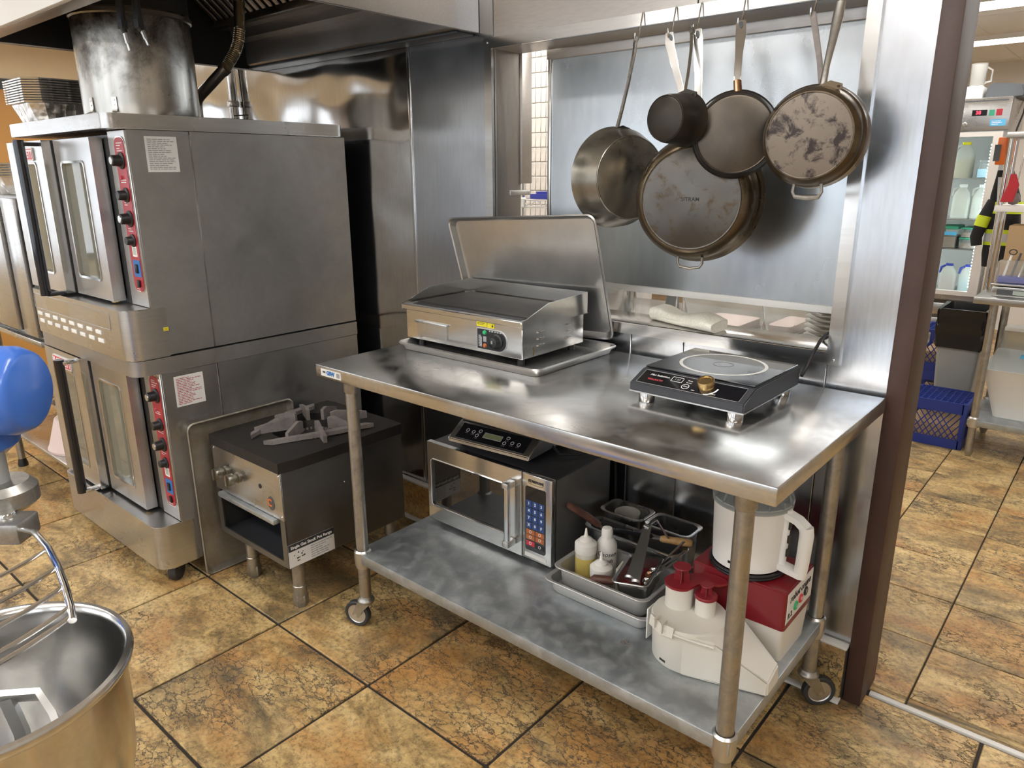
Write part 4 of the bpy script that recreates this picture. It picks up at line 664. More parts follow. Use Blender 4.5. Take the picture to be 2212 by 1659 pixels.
for i, (ax, ay, az, cx_, cy_, cz_, lb) in enumerate(((-.962, 1.738, .416, -.882, 1.773, .500, 'measuring spoon with round bowl leaning on the sauce pan'), (-.972, 1.772, .418, -.889, 1.835, .502, 'flat steel spoon leaning on the rim by the sauce pan'), (-.974, 1.800, .418, -.914, 1.872, .510, 'narrow steel spoon standing among the utensils'))):
    b = newbm(); strip(b, [(ax, ay, az), (cx_, cy_, cz_)], (.8, -.4, .3), [.004, .006], .002); sp_ = thing('spoon', lb, 'spoon', (ax, ay, az), 0, 'spoons in the utensil pan'); link('stem', b, 'chrome', sp_); b = newbm(); lathe(b, [(0, -.008), (.009, -.005), (.014, 0), (.0125, 0), (.008, -.004), (0, -.006)], 16, axisM((ax, ay, az), (.3, -.3, .9))); link('bowl', b, 'copper' if i == 1 else 'chrome', sp_)
ks = thing('loose_keys', 'tiny bunch of metal keys lying on the bare undershelf', 'keys', (-.925, 1.565, SZ)); link('ring', tube(newbm(), [(-.925+.007*math.cos(a*.6), 1.565+.007*math.sin(a*.6), SZ+.0035+.002*math.sin(a)) for a in range(10)], .0012, 6, True), 'grate', ks)
for a in (.3, 1.6, 3.0): b = newbm(); strip(b, [(-.925, 1.565, SZ+.004), (-.925+.014*math.cos(a), 1.565+.014*math.sin(a), SZ+.0018)], (-math.sin(a), math.cos(a), .2), [.0022, .0035], .0015); link('key', b, 'grate', ks)
# ---- food processor
fp = thing('food_processor', 'dark red food processor with white bowl at the undershelf corner', 'food processor', (-.69, 1.85, SZ)); X0, X1, Y0, Y1 = -.826, -.552, 1.752, 1.955
b = newbm(); loft(b, [[V((x, y, SZ)) for x, y in rrect(X0+.02, X1-.006, Y0+.012, Y1-.012, .012, 3)], [V((x, y, .413)) for x, y in rrect(X0+.002, X1-.001, Y0+.002, Y1-.002, .012, 3)]]); link('base', b, 'offwhite', fp)
b = newbm(); prZ(b, rrect(X0, X1, Y0, Y1, .010, 3), .4135, .530); bmesh.ops.bevel(b, geom=[e for e in b.edges if e.verts[0].co.z > .52 and e.verts[1].co.z > .52], offset=.004, segments=3, affect='EDGES'); link('motor_housing', b, 'maroon', fp)
fc = link('front_plate', box(X1, X1+.0015, Y0+.008, Y1-.006, .432, .524), 'label_white', fp); link('plate_line', box(X1+.0015, X1+.0022, Y0+.008, Y1-.006, .432, .435), 'maroon', fc); text('robot coupe', .030, 'ink', fc, (X1+.002, 1.853, .500), (0, 1, 0), (0, 0, 1), shear=.25, bold=.0005); text('R 2', .022, 'ink', fc, (X1+.002, Y0+.033, .452), (0, 1, 0), (0, 0, 1), bold=.0008)
for yy, zz, mt, s_ in ((1.822, .464, 'green_btn', 'I'), (1.858, .469, 'red_bright', 'O'), (1.895, .474, 'black', 'P')): k = newbm(); lathe(k, [(.0135, 0), (.0135, .002), (.012, .004), (0, .004)], 22, axisM((X1+.0015, yy, zz), (1, 0, 0))); kb = link('button', k, mt, fp); text(s_, .014, 'ink_white', kb, (X1+.0058, yy, zz), (0, 1, 0), (0, 0, 1))
BXc, BYc = -.700, 1.838; T = M.Translation((BXc, BYc, 0))
link('bowl', lathe(newbm(), [(0, .548), (.092, .548), (.097, .552), (.104, .738), (.106, .742), (.103, .742), (.094, .556), (0, .552)], 48, T), 'white', fp)
ld = link('bowl_lid', lathe(newbm(), [(.108, .728), (.109, .742), (.106, .748), (.094, .755), (.088, .800), (.076, .812), (0, .818), (0, .815), (.074, .808), (.084, .798), (.090, .755), (.104, .742), (.106, .728)], 48, T), 'smoke_plastic', fp)
for k in range(16): a = 2*math.pi*k/16; rb = newbm(); strip(rb, [(BXc+.107*math.cos(a), BYc+.107*math.sin(a), .742), (BXc+.089*math.cos(a), BYc+.089*math.sin(a), .795)], (-math.sin(a), math.cos(a), 0), .002, .006); link('lid_rib', rb, 'smoke_plastic', ld)
lathe(t_ := newbm(), [(.034, .812), (.034, .90), (.031, .90), (.031, .812)], 24, M.Translation((BXc-.03, BYc+.02, 0))); link('feed_tube', t_, 'smoke_plastic', ld)
hnd = newbm(); hd_ = V((1, -.12, 0)).normalized(); P = lambda r, z: V((BXc, BYc, z))+hd_*r
strip(hnd, [P(.098, .722), P(.135, .712), P(.158, .696)], (hd_.y, -hd_.x, 0), .017, .016); strip(hnd, [P(.094, .566), P(.158, .560)], (hd_.y, -hd_.x, 0), .017, .016); tube(hnd, [P(.156, .70), P(.160, .68), P(.157, .60), P(.153, .553)], [.019, .0185, .0175, .017], 14); tube(hnd, [P(.102, .735), P(.097, .56)], .013, 10); link('handle', hnd, 'white', fp)
for zz in (.61, .65, .69): link('handle_slot', box(-.002, .002, -.006, .006, -.011, .011, mat=M.Translation(P(.1135, zz)) @ M.Rotation(math.atan2(hd_.y, hd_.x), 4, 'Z')), 'black', fp)
link('bowl_slot', box(-.012, .012, -.001, .001, -.0035, .0035, mat=M.Translation((BXc-.005, BYc-.0975, .572)) @ M.Rotation(R(-3), 4, 'Z')), 'black', fp)
b = newbm()
for k, (rr_, zz) in enumerate(((.100, .536), (.095, .5355), (.1005, .5445))): tube(b, [(BXc+rr_*math.cos(a*.2618), BYc+rr_*math.sin(a*.2618), zz) for a in range(24)], .0048, 8, True)
link('wound_cord', b, 'black', fp)
# ---- feed attachment
fa = thing('feed_attachment', 'off-white continuous feed attachment with chute and red pushers', 'attachment', (-.72, 1.63, SZ)); DX, DY = -.768, 1.638; T = M.Translation((DX, DY, 0))
link('drum', lathe(newbm(), [(0, SZ), (.092, SZ), (.097, SZ+.006), (.101, .425), (.104, .427), (.104, .434), (.100, .441), (0, .445)], 48, T), 'offwhite', fa)
b = newbm(); va = [(-.742, 1.541), (-.528, 1.606), (-.530, 1.688), (-.700, 1.722)]; zt = [.440, .352, .358, .440]; mid = [(-.665, 1.567), (-.650, 1.715)]
bot = [V((x, y, SZ+.001)) for x, y in (va[0], mid[0], va[1], va[2], mid[1], va[3])]; top = [V((*va[0], .440)), V((*mid[0], .436)), V((*va[1], .352)), V((va[2][0]-.004, va[2][1], .362)), V((*mid[1], .438)), V((*va[3], .440))]; loft(b, [bot, top]); bmesh.ops.bevel(b, geom=b.edges[:], offset=.004, segments=2, affect='EDGES'); link('chute', b, 'offwhite', fa)
link('feed_tube', lathe(newbm(), [(.040, .436), (.038, .444), (.038, .506)], 32, M.Translation((-.812, 1.655, 0))), 'offwhite', fa); link('feed_tube', lathe(newbm(), [(.030, .436), (.0275, .444), (.0275, .492)], 28, M.Translation((-.736, 1.661, 0))), 'offwhite', fa)
b = newbm(); prZ(b, [(-.812+.042*math.cos(R(a)), 1.655+.042*math.sin(R(a))) for a in range(110, 331, 12)]+[(-.768, 1.668), (-.755, 1.692), (-.72, 1.706)]+[(-.752+.045*math.cos(R(a)), 1.730+.0195*math.sin(R(a))) for a in range(0, 121, 15)], .506, .513); link('pusher_lid', b, 'red_lid', fa); b = newbm(); lathe(b, [(.0305, .492), (.0305, .498), (.029, .5), (0, .5)], 28, M.Translation((-.736, 1.661, 0))); link('pusher_lid', b, 'red_lid', fa)
for px_, py_, pz, s_ in ((-.812, 1.664, .513, 1.0), (-.736, 1.661, .499, .72)):
    b = newbm(); lathe(b, [(0, pz+.043*s_), (.024*s_, pz+.044*s_), (.025*s_, pz+.041*s_), (.022*s_, pz+.038*s_), (0, pz+.037*s_)], 24, M.Translation((px_, py_, 0)))
    for a in (20, 110, 200, 290): ca, sa = math.cos(R(a)), math.sin(R(a)); strip(b, [(px_+ca*.010*s_, py_+sa*.010*s_, pz+.040*s_), (px_+ca*.014*s_, py_+sa*.014*s_, pz-.001)], (ca, sa, 0), [.006*s_, .009*s_], .003*s_)
    link('pusher_knob', b, 'red_lid', fa)
b = newbm(); strip(b, [(-.845, 1.560, .430), (-.800, 1.535, .431), (-.76, 1.5305, .436)], (0, .3, 1), .014, .006); bx(b, -.822, -.818, 1.532, 1.560, .425, .452); bx(b, -.795, -.791, 1.522, 1.552, .425, .452); tube(b, [(-.79, 1.533, .433), (-.75, 1.533, .431), (-.72, 1.545, .425), (-.66, 1.563, .420)], .004, 8); link('lid_latch', b, 'offwhite', fa)
link('side_flap', box(-.880, -.876, 1.60, 1.64, .33, .425, bev=.001, seg=1), 'white', fa); link('drum_slot', box(-.010, .010, -.001, .001, -.003, .003, mat=M.Translation((-.795, 1.5445, .330)) @ M.Rotation(R(-16), 4, 'Z')), 'black', fa)
# ================================================================== HANGING PANS
def hook(x, label, zb=1.982, xo=0):
    b = newbm(); tube(b, [(x, 2.1435, 2.050), (x, 2.1435, 2.068), (x, 2.1375, 2.0738), (x, 2.1315, 2.069), (x, 2.128, 2.056), (x+xo*.5, 2.118, 2.02), (x+xo, 2.110, zb+.010), (x+xo, 2.103, zb), (x+xo, 2.094, zb+.001), (x+xo, 2.090, zb+.012), (x+xo, 2.089, zb+.026)], .0023, 8); return tag(link('s_hook', b, 'chrome'), label, 'hook', 'hooks on the trim above the opening')
hook(-1.293, 'thin wire hook carrying the leftmost sideways saute pan'); hook(-1.180, 'thin wire hook carrying the handle of the large hidden pan'); hook(-1.098, 'thin wire hook carrying the small saucepan and the big pan'); hook(-.963, 'thin wire hook carrying the small plain frying pan'); hook(-.765, 'thin wire hook carrying the thin-handled pan by the burnt one'); hook(-.692, 'thin wire hook carrying the burnt pan', 1.995)
def pan(name, label, c, phi, rd, rr, dep, mbase, mwall, tilt=0, round_=.012):
    n = V((math.sin(R(phi))*math.cos(R(tilt)), -math.cos(R(phi))*math.cos(R(tilt)), math.sin(R(tilt)))); t = thing(name, label, 'pan', c); mm = axisM(c, n, (math.cos(R(phi)), math.sin(R(phi)), 0))
    link('wall', lathe(newbm(), [(rd*.93, -.0015), (rd+.001, -.002), (rd+(rr-rd)*.45, -round_), (rr-.004, -dep*.55), (rr-.001, -dep+.006), (rr+.0025, -dep+.002), (rr+.003, -dep), (rr-.001, -dep+.0005), (rr-.0045, -dep+.006), (rd+(rr-rd)*.3, -round_), (rd, -.005), (0, -.005)], 64, mm), mwall, t)
    bo = link('base', lathe(newbm(), [(0, 0), (rd*.93, 0), (rd*.955, -.001), (rd*.965, -.0012), (rd*.985, .0003), (rd*1.0, -.0015)], 64), mbase, t, False); bo.matrix_local = WM[t.name].inverted() @ mm; return t, mm, n
def pan_handle(t, pts, hw, th, mat, wv=(1, 0, 0), hole=True):
    b = newbm(); strip(b, pts, wv, hw, th); bmesh.ops.bevel(b, geom=[e for e in b.edges], offset=th*.25, segments=2, affect='EDGES'); h = link('handle', b, mat, t)
    p = V(pts[0]); q = V(pts[-1]); d = (q-p).normalized(); w_ = V(wv).normalized(); nn = d.cross(w_).normalized()
    if hole:
        b = newbm(); c = q-d*.016; tube(b, [c+w_*math.cos(k*.524)*hw[-1]*.5+d*math.sin(k*.524)*.011 for k in range(12)], .0022, 6, True); link('hang_hole', b, 'chrome', h); b = newbm(); prism(b, [(math.cos(k*.524)*hw[-1]*.45, math.sin(k*.524)*.010) for k in range(12)], lambda x, y: c+w_*x+d*y+nn*(th/2+.0006), lambda x, y: c+w_*x+d*y-nn*(th/2+.0006)); link('hole_core', b, 'grey_dark', h)
    return h
def bracket(t, c, n, mat, w_=(1, 0, 0)):
    b = newbm(); w_ = V(w_).normalized(); up = V((0, 0, 1)); strip(b, [V(c)-w_*.028, V(c)+up*.004, V(c)+w_*.028], up, [.006, .011, .006], .005); bk_ = link('handle_bracket', b, mat, t)
    for s in (-1, 1): link('rivet', lathe(newbm(), [(0, .004), (.004, .003), (.005, 0)], 10, axisM(V(c)+w_*s*.02, n)), mat, bk_)
# nested pair at the middle: rear pan then front pan
t, mm, n = pan('saute_pan', 'large pan nested behind the big scorched pan in the hanging row', (-1.036, 2.050, 1.524), 14, .150, .187, .050, 'pan_used', 'pan_rim'); pan_handle(t, [(-1.070, 2.085, 1.700), (-1.110, 2.085, 1.80), (-1.150, 2.090, 1.90), (-1.176, 2.098, 1.965), (-1.180, 2.100, 1.998)], [.011, .010, .011, .014, .012], .007, 'steel_bright', (.95, .25, .15))
t, mm, n = pan('saute_pan', 'biggest scorched hanging pan with a wire loop at its foot', (-1.024, 1.990, 1.524), 14, .145, .178, .070, 'pan_used', 'pan_rim'); pan_handle(t, [(-1.042, 2.058, 1.702), (-1.056, 2.068, 1.78), (-1.072, 2.088, 1.88), (-1.087, 2.104, 1.96), (-1.092, 2.1065, 1.998)], [.012, .011, .012, .014, .012], .008, 'steel_bright', (.97, .24, .05))
text('SITRAM', .016, 'pan_dark', t, V((-1.024, 1.990, 1.524))+n*.0004, (math.cos(R(14)), math.sin(R(14)), 0), (0, 0, 1), bold=.0002)
lg_ = newbm(); cc = V((-1.030, 2.035, 1.524)); ld_ = V((math.cos(R(14)), math.sin(R(14)), 0)); tube(lg_, [cc+ld_*x+V((0, -.012, z)) for x, z in ((-.036, -.168), (-.037, -.186), (-.030, -.198), (0, -.203), (.030, -.198), (.037, -.186), (.036, -.168))], .0042, 8); link('helper_loop', lg_, 'pan_steel', t)
t, mm, n = pan('saute_pan', 'deep steel saute pan hanging turned sideways at the end of the row', (-1.280, 2.080, 1.583), 66, .129, .158, .104, 'pan_steel', 'pan_steel', 0, .03); pan_handle(t, [(-1.362, 2.112, 1.731), (-1.345, 2.112, 1.79), (-1.322, 2.108, 1.87), (-1.301, 2.104, 1.955), (-1.294, 2.100, 1.998)], [.011, .009, .009, .0105, .009], .008, 'steel', (.80, -.60, .1)); bracket(t, (-1.338, 2.110, 1.730), (.6, -.6, .5), 'pan_dark', (.4, .9, 0))
t, mm, n = pan('saucepan', 'small blackened saucepan hanging in front of the big pan', (-1.030, 1.828, 1.738), -7, .0575, .069, .095, 'pan_dark', 'pan_dark', 0, .018); pan_handle(t, [(-1.021, 1.915, 1.802), (-1.042, 1.968, 1.86), (-1.072, 2.034, 1.93), (-1.095, 2.075, 1.975), (-1.100, 2.081, 2.002)], [.009, .008, .009, .010, .009], .008, 'pan_steel', (.5, -.85, .1)); bracket(t, (-1.008, 1.905, 1.800), (-.1, -.5, .8), 'pan_dark')
t, mm, n = pan('frying_pan', 'small plain frying pan with a copper-tinted handle neck', (-.893, 1.9695, 1.698), 24, .102, .114, .045, 'pan_plain', 'pan_dark'); pan_handle(t, [(-.911, 2.008, 1.808), (-.923, 2.024, 1.85), (-.935, 2.050, 1.91), (-.950, 2.085, 1.965), (-.958, 2.100, 2.002)], [.0095, .0095, .010, .014, .013], .010, 'steel_bright', (.93, .36, .05)); b = newbm(); tube(b, [(-.909, 2.005, 1.804), (-.919, 2.018, 1.837)], .0112, 12, flat=(1, .75)); link('copper_neck', b, 'copper', t)
text('SITR', .022, 'pan_dark', t, V((-.893, 1.9695, 1.698))+n*.0004+V((-.005, 0, .005)), (math.cos(R(24)), math.sin(R(24)), 0), (0, 0, 1))
t, mm, n = pan('frying_pan', 'clean-sided pan nested behind the burnt pan near the post', (-.684, 1.962, 1.685), 8, .1035, .1255, .0515, 'pan_steel', 'steel'); pan_handle(t, [(-.692, 2.012, 1.808), (-.715, 2.050, 1.87), (-.747, 2.088, 1.95), (-.764, 2.100, 1.998)], [.0065, .007, .008, .008], .008, 'grate', (.95, .2, .25), False)
t, mm, n = pan('frying_pan', 'heavily burnt pan crusted brown and black with a loop handle', (-.682, 1.930, 1.685), 8, .1035, .122, .0535, 'pan_burnt', 'pan_rim'); h_ = newbm(); tube(h_, [(-.676, 1.978, 1.806), (-.680, 2.000, 1.85), (-.687, 2.048, 1.92), (-.692, 2.082, 1.975), (-.693, 2.094, 2.012)], [.009, .008, .0105, .0135, .012], 12, flat=(1, .6)); link('handle', h_, 'galv_leg', t); bracket(t, (-.655, 1.970, 1.799), (.1, -.5, .8), 'pan_rim')
lg_ = newbm(); tube(lg_, [(-.688+x, 1.976, 1.685+z*.985) for x, z in ((-.034, -.117), (-.037, -.138), (-.030, -.150), (0, -.153), (.030, -.150), (.037, -.138), (.034, -.117))], [.004, .0045, .006, .0075, .006, .0045, .004], 8); link('helper_loop', lg_, 'galv_leg', t)
# ================================================================== PASS-THROUGH
sp_ = thing('shutter_panel', 'large brushed steel shutter panel hanging behind the pass opening', 'panel', (-1.2, 2.345, 1.19)); link('sheet', box(-1.812, -.625, 2.338, 2.350, 1.195, 2.30), 'steel_panel', sp_); link('edge_channel', box(-1.816, -1.800, 2.332, 2.354, 1.19, 2.30, bev=.002), 'steel_bright', sp_); link('bottom_channel', box(-1.816, -.625, 2.330, 2.356, 1.176, 1.200, bev=.003), 'white', sp_); link('top_rail', box(-1.816, -.625, 2.325, 2.337, 2.005, 2.10, bev=.002), 'steel_hood', sp_)
ct = thing('rear_counter', 'stainless counter in the room behind the pass opening', 'counter', (-1.3, 2.8, 0)); link('top', box(-3.0, -.55, 2.42, 3.05, .98, 1.02, bev=.003), 'steel_table', ct); link('cabinet', box(-2.98, -.57, 2.46, 3.03, .0, .98), 'steel', ct)
for k in range(4): link('door', box(-2.96+k*.6, -2.40+k*.6, 3.03, 3.045, .14, .95, bev=.003), 'steel', ct)
CZ = 1.0205
def fbox(x0, x1, y0, y1, h, lb, lid):
    t = thing('food_container', lb, 'container', ((x0+x1)/2, (y0+y1)/2, CZ)); b = newbm(); loft(b, [[V((x, y, CZ)) for x, y in rrect(x0+.02, x1-.02, y0+.02, y1-.02, .02, 3)], [V((x, y, CZ+h)) for x, y in rrect(x0, x1, y0, y1, .025, 3)], [V((x, y, CZ+h)) for x, y in rrect(x0+.004, x1-.004, y0+.004, y1-.004, .022, 3)], [V((x, y, CZ+.004)) for x, y in rrect(x0+.024, x1-.024, y0+.024, y1-.024, .018, 3)]]); link('tub', b, 'clear_plastic', t)
    link('contents', (lambda q: prZ(q, rrect(x0+.03, x1-.03, y0+.03, y1-.03, .02, 3), CZ+.006, CZ+h*.22))(newbm()), 'pinkish', t)
    if lid: link('lid', (lambda q: prZ(q, rrect(x0-.006, x1+.006, y0-.006, y1+.006, .03, 3), CZ+h, CZ+h+.014))(newbm()), 'white', t)
    return t
fbox(-1.30, -1.06, 2.50, 2.80, .14, 'clear plastic food tub seen under the shutter panel', False); fbox(-1.04, -.895, 2.60, 2.88, .16, 'second clear food tub beside the white lid under the shutter', False)
ldm = M.Translation((-.925, 2.480, CZ+.0205)) @ M.Rotation(R(9), 4, 'Z') @ M.Rotation(R(-14), 4, 'X'); b = newbm(); prZ(b, rrect(-.11, .11, -.05, .05, .02), -.008, .008); xf(b, ldm); tag(link('container_lid', b, 'white'), 'white plastic lid lying on the rear counter', 'lid')
pl = newbm(); 
for k in range(7):
    o = link('bowl', lathe(newbm(), [(0, 0), (.05, 0), (.085, .018), (.088, .019), (.052, .004), (0, .004)], 28), 'offwhite') if k == 0 else bpy.data.objects.new('bowl', o0.data)
    if k == 0: o0 = o
    else: COL.objects.link(o)
    o.location = (-.795, 2.665, CZ+.0005+k*.0165); tag(o, 'cream bowl in the nested stack on the rear counter', 'bowl', 'bowls stacked on the rear counter')
pl.free()
sbw = thing('steel_pot', 'steel pot with a ladle on the rear counter behind the opening', 'pot', (-1.66, 2.6, CZ)); link('pot', lathe(newbm(), [(0, 0), (.085, 0), (.09, .005), (.092, .13), (.096, .132), (.088, .128), (.086, .006), (0, .004)], 36, M.Translation((-1.66, 2.6, CZ))), 'steel_bright', sbw); b = newbm(); tube(b, [(-1.60, 2.58, CZ+.02), (-1.555, 2.555, CZ+.17)], .004, 8); link('ladle_stem', b, 'chrome', sbw)
cmx = thing('counter_mixer', 'grey stand mixer foot with wire stems on the rear counter', 'mixer', (-1.42, 2.66, CZ)); link('foot', lathe(newbm(), [(0, 0), (.075, 0), (.075, .02), (.03, .04), (.025, .1), (.07, .115), (.07, .19), (0, .20)], 32, M.Translation((-1.42, 2.66, CZ))), 'grey_bin', cmx); b = newbm(); tube(b, [(-1.34, 2.6, CZ+.005), (-1.335, 2.59, CZ+.16)], .004, 8); tube(b, [(-1.36, 2.57, CZ+.005), (-1.345, 2.56, CZ+.15)], .003, 8); link('stems', b, 'chrome', cmx)
# tiled wall beyond, seen beside the shutter
wt = struct('wall_tiled', box(-3.6, -1.95, 3.32, 3.42, 0, CEIL), 'grout_dark'); MATS['grout_light'] = MATS['wall_tan']; wt.data.materials[0] = MATS['wall_tan']
tm = box(-.0165, .0165, -.006, .0, -.0365, .0365, bev=.002, seg=1); tm0 = link('tile', tm, 'tile_white', wt); k0 = True
for i in range(14):
    for j in range(13):
        o = tm0 if k0 else tm0.copy()
        if not k0: COL.objects.link(o); o.parent = wt
        k0 = False; o.location = (-2.86+i*.0358+(j % 2)*.0, 3.319, 1.39+j*.0768)
rk = thing('wire_rack', 'chrome wire rack shelf glimpsed beside the shutter panel', 'rack', (-2.1, 2.6, 1.0)); b = newbm(); tube(b, [(-2.42, 2.6, 1.485), (-1.84, 2.6, 1.485)], .004, 8); tube(b, [(-2.42, 2.6, 1.455), (-1.84, 2.6, 1.455)], .004, 8)
for k in range(14): tube(b, [(-2.42+k*.042, 2.6, 1.455 if k % 2 else 1.485), (-2.378+k*.042, 2.6, 1.485 if k % 2 else 1.455)], .002, 6)
link('front_truss', b, 'chrome', rk); b = newbm()
for k in range(10): tube(b, [(-2.42+k*.062, 2.6, 1.487), (-2.42+k*.062, 2.95, 1.487)], .002, 6)
link('shelf_wires', b, 'chrome', rk); link('post', cyl(newbm(), (-2.165, 2.6, 1.0215), (-2.165, 2.6, 1.7), .011), 'chrome', rk); link('post', cyl(newbm(), (-1.86, 2.95, 1.0215), (-1.86, 2.95, 1.7), .011), 'chrome', rk); link('sleeve', lathe(newbm(), [(.012, 1.45), (.018, 1.455), (.018, 1.49), (.012, 1.495)], 16, M.Translation((-2.165, 2.6, 0))), 'white', rk)
b = newbm(); prZ(b, rrect(-2.14, -1.92, 2.61, 2.80, .02, 3), 1.4895, 1.51); prZ(b, rrect(-2.12, -1.94, 2.63, 2.78, .02, 3), 1.51, 1.52); tag(link('blue_tray', b, 'blue_lid'), 'dark blue plastic tray on the wire rack behind the opening', 'tray')
# ================================================================== FLOOR MIXER AT THE NEAR SIDE
mx = thing('floor_mixer', 'blue floor mixer with a wire bowl guard', 'mixer', (-1.9, .1, 0)); ax = rt.normalized()
link('base_foot', box(-2.1, -1.05, -.2, .05, 0, .06, bev=.01), 'blue_paint', mx); link('column', box(-2.02, -1.82, -.06, .14, .055, 1.20, bev=.03, seg=3), 'blue_paint', mx)
e1 = V((-1.639, .435, 1.188)); h0 = e1-ax*.52; hm = axisM(h0, ax, (0, 0, 1)); link('head', lathe(newbm(), [(0, 0), (.07, .0), (.088, .02), (.090, .38), (.090, .421), (.086, .423), (.086, .428), (.090, .429), (.089, .49), (.080, .512), (.070, .519), (0, .520)], 48, hm), 'blue_paint', mx); link('head_screw', lathe(newbm(), [(0, .003), (.006, .002), (.007, 0)], 12, axisM(h0+ax*.475+V((0, 0, .083))+V((.03, -.03, -.012)), (.3, -.35, .9))), 'chrome', mx)
link('planetary_housing', lathe(newbm(), [(0, 1.045), (.075, 1.05), (.098, 1.07), (.103, 1.11), (.09, 1.18), (0, 1.2)], 40, M.Translation((-1.760, .330, 0))), 'blue_paint', mx)
gcx, gcy = -1.695, .362; link('agitator_shaft', cyl(newbm(), (gcx, gcy, 1.07), (gcx, gcy, .88), .02), 'grey_bin', mx); link('agitator_collar', lathe(newbm(), [(0, 1.0), (.052, 1.0), (.066, .985), (.066, .955), (.05, .942), (0, .942)], 32, M.Translation((gcx, gcy, 0))), 'galv_leg', mx)
blk = box(-.09, .035, -.04, .03, -.022, .022, bev=.006); xf(blk, M.Translation((-1.612, .352, .930)) @ M.Rotation(yaw, 4, 'Z')); link('guard_block', blk, 'galv_leg', mx); link('guard_bolt', lathe(newbm(), [(0, .010), (.016, .010), (.018, .007), (.018, 0)], 20, M.Translation((-1.62, .345, .951))), 'chrome', mx)
rib = [(-1.569, 0.349, 0.94), (-1.468, 0.35, 0.966), (-1.357, 0.339, 0.976), (-1.266, 0.324, 0.981), (-1.21, 0.314, 0.973), (-1.156, 0.302, 0.964), (-1.129, 0.294, 0.955)]; b = newbm(); tube(b, rib, [.0055, .006, .006, .006, .0058, .0055, .006], 10); link('guard_rib', b, 'chrome', mx)
for (i, t_) in ((2, .0), (3, .0), (4, .0), (5, .0), (6, -.35)):
    p = V(rib[i]).lerp(V(rib[max(i-1, 0)]), -t_ if t_ < 0 else 0); q = []
    for k in range(9): s = k/8; q.append(p+V((.040, -.185, -.012))*s+V((.010, .006, 0))*math.sin(s*math.pi))
    b = newbm(); tube(b, q, .0038, 8); link('guard_wire', b, 'chrome', mx)
b = newbm(); strip(b, [(-1.88, .08, .60), (-1.60, .10, .585), (-1.40, .14, .585)], (0, .2, 1), .03, .03); lathe(b, [(.108, .572), (.155, .572), (.155, .60), (.121, .60)], 36, M.Translation((-1.158, .182, 0))); bx(b, -1.42, -1.29, .10, .19, .575, .60); link('bowl_cradle', b, 'blue_paint', mx)
bw = thing('mixer_bowl', 'big stainless mixing bowl with a rolled rim in front of the mixer', 'bowl', (-1.158, .182, .56)); T = M.Translation((-1.158, .182, 0)); link('bowl', lathe(newbm(), [(0, .562), (.07, .562), (.105, .575), (.150, .64), (.170, .72), (.176, .80), (.1775, .888), (.182, .892), (.189, .898), (.1905, .905), (.188, .911), (.181, .912), (.176, .907), (.174, .898), (.1725, .80), (.166, .72), (.146, .642), (.10, .578), (.07, .566), (0, .566)], 96, T), 'steel_bright', bw)
b = newbm(); tube(b, [(-1.158+.172*math.cos(a), .182+.172*math.sin(a), z) for a, z in ((-1.05, .80), (-1.0, .82))], .004, 6); b.free(); hb = newbm(); dv_ = V((.35, -.94, 0)).normalized(); P = lambda r, s, z: V((-1.158, .182, z))+dv_*r+V((-dv_.y, dv_.x, 0))*s
tube(hb, [P(.172, -.05, .85), P(.20, -.05, .848), P(.215, -.03, .846), P(.215, .03, .846), P(.20, .05, .848), P(.172, .05, .85)], .007, 10); link('side_handle', hb, 'chrome', bw)
fbt = thing('flat_beater', 'cast aluminium flat beater resting inside the mixing bowl', 'beater', (-1.17, .2, .60)); D = lambda *p: [V(q) for q in p]
b = newbm(); strip(b, D((-1.262, .140, .842), (-1.192, .198, .845), (-1.147, .238, .849), (-1.124, .245, .818), (-1.105, .247, .775), (-1.108, .23, .70), (-1.135, .20, .579)), (.35, -.25, .9), [.011]*7, .010); b2 = link('frame', b, 'alu', fbt)
b = newbm(); strip(b, D((-1.182, .204, .842), (-1.156, .208, .795), (-1.14, .205, .72)), (.6, .55, .3), .010, .010); link('cross_bar', b, 'alu', fbt); b = newbm(); strip(b, D((-1.262, .140, .842), (-1.25, .12, .78), (-1.20, .14, .68), (-1.135, .20, .579)), (.35, -.25, .9), .011, .010); link('frame_side', b, 'alu', fbt)
# ================================================================== ROOM ON THE RIGHT
# ---- glass-door refrigerator
fx0, fx1, fy0, fy1 = -1.50, -.822, 6.0, 6.62
rf = thing('refrigerator', 'tall glass-door refrigerator lit from inside in the far room', 'refrigerator', ((fx0+fx1)/2, 6.3, 0))
b = newbm(); bx(b, fx0, fx0+.03, fy0+.05, fy1, .1, 2.066); bx(b, fx1-.03, fx1, fy0+.05, fy1, .1, 2.066); bx(b, fx0+.03, fx1-.03, fy1-.03, fy1, .1, 2.066); bx(b, fx0+.03, fx1-.03, fy0+.05, fy1-.03, 2.036, 2.066); bx(b, fx0+.03, fx1-.03, fy0+.05, fy1-.03, .70, .735); link('cabinet', b, 'steel', rf)
hdp = link('header', box(fx0, fx1, fy0, fy0+.06, 1.858, 2.066, bev=.004), 'steel', rf); link('header_line', box(fx0, fx1-.02, fy0-.001, fy0+.002, 2.042, 2.050), 'grey_dark', rf)
link('temperature_display', box(-1.042, -.955, fy0-.003, fy0, 1.952, 1.990), 'black_gloss', rf); text('38', .03, 'led_red', rf, (-1.005, fy0-.004, 1.971), (1, 0, 0), (0, 0, 1), bold=.001); link('rocker_switch', box(-.943, -.912, fy0-.006, fy0, 1.950, 1.988), 'green_lid', rf); link('rocker_switch', box(-.902, -.868, fy0-.006, fy0, 1.950, 1.990), 'red_panel', rf)
